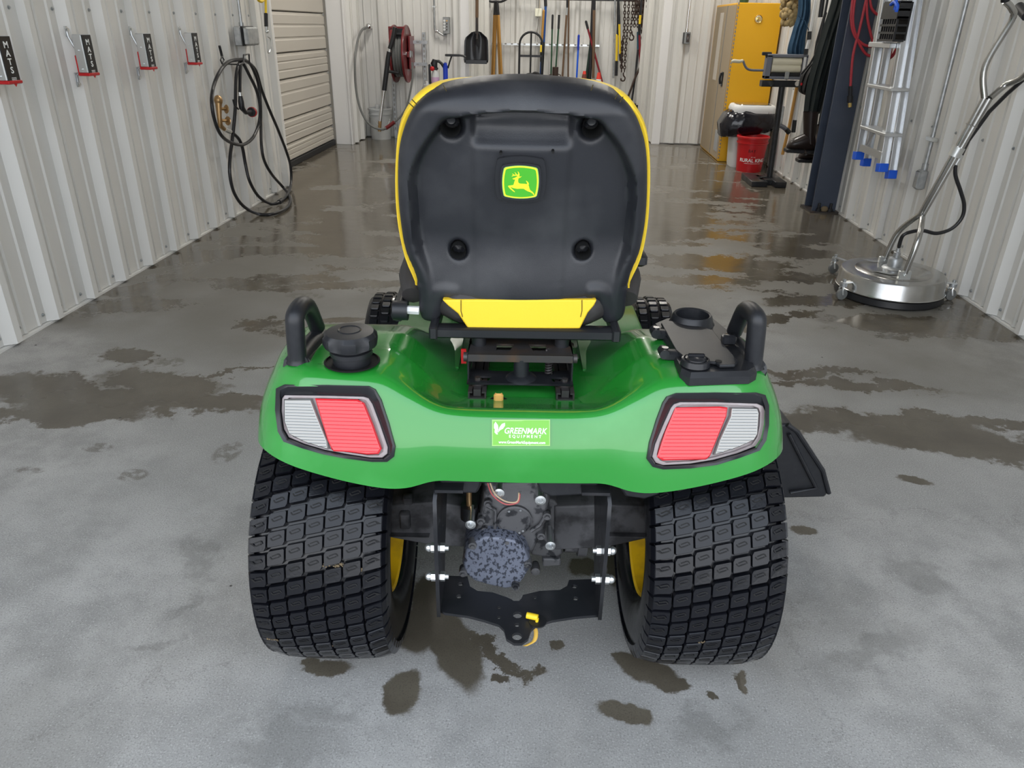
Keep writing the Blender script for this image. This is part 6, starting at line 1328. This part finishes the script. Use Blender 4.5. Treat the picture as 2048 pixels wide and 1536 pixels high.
# red hose on the column
t = thing('red_air_hose', 'red hose draped over the steel column with a black and brass end', 'hose', WY(*H5([(565, 865)])[0], 5.90))
for L_ in ([(594, -60), (575, 150), (600, 280), (660, 350), (720, 375), (770, 370)], [(612, -60), (590, 180), (640, 350), (700, 440), (760, 455)], [(712, -60), (690, 30), (640, 250), (590, 450), (570, 700)], [(700, -60), (705, 130), (740, 300), (772, 400)], [(722, -60), (735, 50), (765, 100), (810, 130)]):
    MB().tube(catmull(wall_h(L_, 5.90, H5), 5), .009, 8).build('hose', 'red_hose', t)
MB().tube(wall_h([(570, 695), (568, 790)], 5.90, H5), .014, 10).tube(wall_h([(568, 775), (565, 830)], 5.90, H5), .020, 10).build('hose_sleeve', 'plastic_black', t)
MB().tube(wall_h([(566, 830), (565, 866)], 5.90, H5), .013, 8).build('brass_fitting', 'brass_bright', t)
for L_ in ([(900, 380), (890, 450), (860, 530), (835, 672)], [(945, 392), (910, 450), (872, 478)]): MB().tube(catmull(XP(L_, 2.17), 5), .010, 8).build('hose', 'red_hose', t)
# ladder
t = thing('step_ladder', 'folded aluminium step ladder with blue feet hung on the right wall', 'ladder', WX(*H5([(820, 1390)])[0], 2.05))
def rail(top, bot, x, w=.026, d=.052):
    a, b_ = XP([top, bot], x); dr_ = (a - b_).normalized(); a2 = b_ + dr_ * 2.0 if a.z < 2.3 else a
    Mx = Matrix.Translation(b_) @ dr_.to_track_quat('Z', 'Y').to_matrix().to_4x4(); L = (a2 - b_).length
    sd = Vector((1, 0, 0)); yd = dr_.cross(sd).normalized(); 
    def bx(x0, x1_, y0, y1_, z0, z1_, mb): 
        vs = [b_ + sd * xx + yd * yy + dr_ * zz_ for zz_ in (z0, z1_) for yy in (y0, y1_) for xx in (x0, x1_)]; mb.add(vs, [(0, 2, 3, 1), (4, 5, 7, 6), (0, 1, 5, 4), (2, 6, 7, 3), (0, 4, 6, 2), (1, 3, 7, 5)])
    mb = MB(); bx(-w, w, -.004, .004, 0, L, mb); bx(-w, -w + .005, -d / 2, d / 2, 0, L, mb); bx(w - .005, w, -d / 2, d / 2, 0, L, mb); mb.build('side_rail', 'aluminum', t, 0, bevel=.0012)
    mb = MB(); bx(-w - .003, w + .003, -d / 2 - .003, d / 2 + .003, -.004, .048, mb); mb.build('foot', 'blue_bright', t, 0, bevel=.003)
    return b_, dr_, L
rail((856, 0), (628, 1285), 2.05); r3 = rail((1058, 0), (820, 1385), 2.05); rail((880, 300), (688, 1338), 2.13, .024); rail((1112, 0), (892, 1440), 2.13, .024)
for i, (pl_, pr_) in enumerate((((800, 345), (975, 375)), ((765, 680), (965, 725)), ((705, 1030), (915, 1092)))):
    a, b_ = XP([pl_, pr_], 2.05); MB().bbox((1.985 if i == 0 else 2.0, min(a.y, b_.y), b_.z - .012), (2.11, max(a.y, b_.y), b_.z + (.018 if i == 0 else .008)), .003).build('step', 'aluminum', t, 0)
a, b_ = XP([(645, 1190), (815, 1262)], 2.02); MB().box((2.02, min(a.y, b_.y), (a.z + b_.z) / 2 - .022), (2.028, max(a.y, b_.y), (a.z + b_.z) / 2 + .022)).build('cross_brace', 'aluminum', t, 0)
MB().tube(XP([(705, 1170), (760, 1080)], 2.08), .008, 6).build('brace_strut', 'aluminum', t)
MB().tube(XP([(905, 1110), (895, 1220)], 2.08), .008, 6).build('brace_strut', 'aluminum', t)
# black basket hanging in the ladder
a, b_ = XP([(850, 325), (1010, 15)], 1.99); y0_, y1_ = min(a.y, b_.y) + .02, max(a.y, b_.y); z0, z1 = a.z, b_.z; y0_, y1_ = WX(1806, 40, 1.99).y, WX(1774, 40, 1.99).y
t = thing('black_crate', 'black slatted plastic crate hung between the ladder rails', 'crate', (1.99, (y0_ + y1_) / 2, z0))
MB().box((2.02, y0_, z0), (2.03, y1_, z1)).build('back_panel', 'netting', t, 0)
n_ = 7
for k in range(n_): y = y0_ + (y1_ - y0_) * (k + .5) / n_; MB().box((1.96, y - .005, z0), (1.972, y + .005, z1)).build('slat', 'plastic_black', t, 0)
for k in range(6): z = z0 + (z1 - z0) * k / 5; MB().box((1.955, y0_, z - .006), (2.02, y1_, z + .006)).build('cross_slat', 'plastic_black', t, 0)
MB().box((1.95, y0_, z1 - .09), (2.02, y1_, z1)).build('top_band', 'plastic_black', t, 0)
p = XP([(925, 35)], 1.94)[0]; MB().tube(catmull([p + Vector((0, .05, 0)), p + Vector((0, .0, .012)), p + Vector((0, -.05, -.01)), p + Vector((0, -.05, -.04))], 4), .010, 8).tube([p + Vector((0, -.02, .03)), p + Vector((0, -.02, -.03))], .008, 8).build('blue_clip', 'blue_bright', t)
# conduit on the right wall
G4b = lambda L_: [(1550 + a / 2.194, b / 2.194) for a, b in L_]
xr = XR - .05
t = thing('conduit_box', 'grey conduit with junction fitting on the right wall behind the floor cleaner handle', 'conduit', WX(*G4b([(640, 835)])[0], xr))
g = XP([(655, 745), (635, 832), (688, 610)], xr, G4b); yc = g[0].y
MB().cyl((xr, yc, g[0].z), (xr, yc, 3.65), .0125, 12).build('conduit', 'zinc_dull', t)
MB().cyl((xr, yc, g[0].z - .01), (xr, yc, g[0].z + .035), .018, 12).bbox((xr - .03, yc - .025, g[1].z), (xr + .02, yc + .03, g[0].z), .008).bbox((xr - .036, yc - .02, g[1].z + .01), (xr - .029, yc + .025, g[0].z - .01), .003).build('junction_fitting', 'zinc_dull', t)
MB().bbox((xr - .018, yc - .045, g[2].z - .012), (xr + .016, yc + .045, g[2].z + .012), .003).build('conduit_clamp', 'zinc', t)
p = WX(*G4b([(700, 345)])[0], XR - .003); t2 = MB().box((XR - .004, p.y - .02, p.z - .018), (XR - .001, p.y + .02, p.z + .018)).build('wall_label', 'label_grey', None, 0); tag(t2, 'tiny grey rectangular label stuck on the right wall beside the conduit', 'label')
# ------------------------------------------------------------------ surface cleaner
K = lambda L_: [(1650 + a / 5.146, 440 + b / 5.146) for a, b in L_]
c = WZ(1786, 541, .135); R1 = .262
t = thing('surface_cleaner', 'round stainless steel floor surface cleaner with casters and long handle by the right wall', 'floor cleaner', (c.x, c.y, 0)); cz = Vector((c.x, c.y, 0))
MB().lathe([(0, .150), (.06, .150), (.12, .146), (.185, .140), (.19, .1355), (.225, .1365), (R1 - .008, .134), (R1, .124), (R1 + .002, .060), (R1 + .008, .052), (R1 + .008, .046), (R1 + .001, .044), (R1 - .01, .044)], cz, (0, 0, 1), 64).build('deck', 'stainless', t)
MB().lathe([(R1 - .008, .046), (R1 + .006, .040), (R1 + .010, .010), (R1 + .004, .004), (R1 - .015, .008)], cz, (0, 0, 1), 64).build('brush_skirt', 'rubber', t)
MB().lathe([(R1 + .009, .051), (R1 + .011, .049), (R1 + .009, .046)], cz, (0, 0, 1), 64).build('skirt_band', 'chrome', t)
MB().lathe([(.06, .15), (.052, .158), (.036, .160), (.036, .195), (.030, .205), (.018, .208), (.018, .235), (.012, .238), (.010, .262), (0, .262)], cz, (0, 0, 1), 28).build('swivel_hub', 'zinc_dull', t)
hubt = cz + Vector((0, 0, .255))
b1 = WZ(*K([(612, 410)])[0], .165); b2_ = WZ(*K([(818, 560)])[0], .165)
for p in (b1, b2_): MB().bbox(p + Vector((-.03, -.012, -.03)), p + Vector((.03, .012, .02)), .003).cyl(p + Vector((0, -.02, .0)), p + Vector((0, .02, .0)), .007, 8).build('handle_bracket', 'zinc', t)
top = WX(*G4b([(930, 432)])[0], 2.02); m1 = c.lerp(top, .30); 
def lift(px, py, y): return WY(px, py, y)
yj = interp(.25, [0, 1], [c.y, top.y]); J1 = [lift(*q, yj) for q in G4b([(640, 938), (648, 942)])]
la = [b1] + [lift(*G4b([(540, 1020)])[0], b1.y - .02)] + [J1[0].lerp(J1[0], 0), top + Vector((-.012, 0, 0))]
lb = [b2_] + [lift(*G4b([(630, 1045)])[0], b2_.y + .01)] + [J1[1], top + Vector((.012, 0, 0))]
MB().tube(catmull([la[0], la[1], la[2]], 6) + [la[3]], .0145, 12).build('handle_tube', 'stainless', t); MB().tube(catmull([lb[0], lb[1], lb[2]], 6) + [lb[3]], .0145, 12).build('handle_tube', 'stainless', t)
up1 = [top + Vector((-.012, 0, 0)), WX(*G4b([(922, 290)])[0], 1.98), WX(*G4b([(1038, 90)])[0], 2.02), WX(*G4b([(1040, 40)])[0], 2.0), WX(*G4b([(1010, 5)])[0], 1.96)]
up2 = [top + Vector((.012, 0, 0)), WX(*G4b([(1010, 375)])[0], 2.10), WX(*G4b([(1095, 330)])[0], 2.13), WX(*G4b([(1180, 200)])[0], 2.13), WX(*G4b([(1120, 70)])[0], 2.12)]
MB().tube(catmull(up1, 6), .0145, 12).build('handle_bar', 'stainless', t); MB().tube(catmull(up2, 6), .0145, 12).build('handle_bar', 'stainless', t)
MB().tube([up1[-1], up1[-1] + Vector((-.03, -.02, .07))], .018, 12).build('grip', 'plastic_black', t); MB().tube([WX(*G4b([(1070, 30)])[0], 2.1), WX(*G4b([(1105, 70)])[0], 2.1)], .022, 12).build('grip', 'plastic_black', t)
cl_ = top.lerp(J1[0], .45); MB().tube([J1[0].lerp(top, .52), J1[0].lerp(top, .60)], .03, 12).build('handle_collar', 'zinc', t)
MB().tube([J1[0].lerp(top, .78), J1[0].lerp(top, .785)], .0275, 14).build('handle_collar', 'seam', t)
mid = J1[0].lerp(top, .50)
hs2 = [hubt, hubt + Vector((0, 0, .02))]
hp = [hubt] + [WY(*q, (c.y * .6 + mid.y * .4)) for q in G4b([(560, 1035), (600, 1017), (650, 1012), (710, 1024), (775, 1003), (820, 955), (830, 900), (815, 840), (792, 770), (793, 722)])]
MB().tube(catmull(hp, 6), .0095, 10).build('rubber_hose', 'hose_black', t)
MB().tube([hubt, hubt + Vector((0, 0, .03))], .011, 10).tube([hp[-1], hp[-1] + (top - mid).normalized() * .05], .013, 10).build('hose_fitting', 'zinc', t)
MB().tube([hp[-1] + (top - mid).normalized() * .05, WX(*G4b([(850, 615)])[0], 2.06), WX(*G4b([(940, 490)])[0], 2.1), WX(*G4b([(1020, 410)])[0], 2.14), WX(*G4b([(1100, 340)])[0], 2.16)], .010, 10).build('rubber_hose', 'hose_black', t)
for px, py in ((75, 545), (375, 795), (1185, 815)):
    p = WZ(*K([(px, py)])[0], 0); o = (p - cz); o.z = 0; d = o.normalized(); att = cz + d * (R1 + .0) + Vector((0, 0, .095)); w = cz + d * max(o.length, R1 + .045) ; wc = w + Vector((0, 0, .030)); sd = Vector((d.y, -d.x, 0))
    if sd.y > 0: sd = -sd
    cs = MB().lathe([(0, -.010), (.022, -.010), (.029, -.008), (.030, 0), (.029, .008), (.022, .010), (0, .010)], wc, Vector((.25, -.97, 0)), 24).build('caster_wheel', 'hose_grey', t)
    MB().box(-Vector((.0, .012, .003)), Vector((1, .012, .003)), Matrix.Translation(att) @ Matrix.Rotation(math.atan2(d.y, d.x), 4, 'Z') @ Matrix.Diagonal((max(.05, (w - att).to_2d().length + .015), 1, 1, 1))).build('caster_arm', 'zinc', t, 0)
    k_ = Vector((.25, -.97, 0)).normalized() * .015
    for s_ in (-1, 1): MB().tube([wc + k_ * s_, wc + k_ * s_ + Vector((-.008, 0, .03)), w + Vector((0, 0, .078)) + k_ * s_ * .6], .005, 6).build('caster_fork', 'zinc', cs)
    MB().cyl(w + Vector((0, 0, .074)), w + Vector((0, 0, .092)), .019, 14).cyl(w + Vector((0, 0, .09)), w + Vector((0, 0, .112)), .009, 10).build('caster_swivel', 'zinc_dull', cs)
for k, (px, py) in enumerate(((465, 420), (620, 545))):
    p = WZ(*K([(px, py)])[0], .1475); MB().add([p + Vector(v) for v in ((-.055, .028, 0), (-.005, .030, 0), (.06, -.028, 0), (.01, -.03, 0))], [(0, 1, 2, 3)]).build('warning_decal', 'seam', t, 0)
    MB().add([p + Vector(v) * .75 + Vector((0, 0, .001)) for v in ((-.055, .028, 0), (-.005, .030, 0), (.06, -.028, 0), (.01, -.03, 0))], [(0, 1, 2, 3)]).build('decal_face', 'zinc_dull', t, 0)
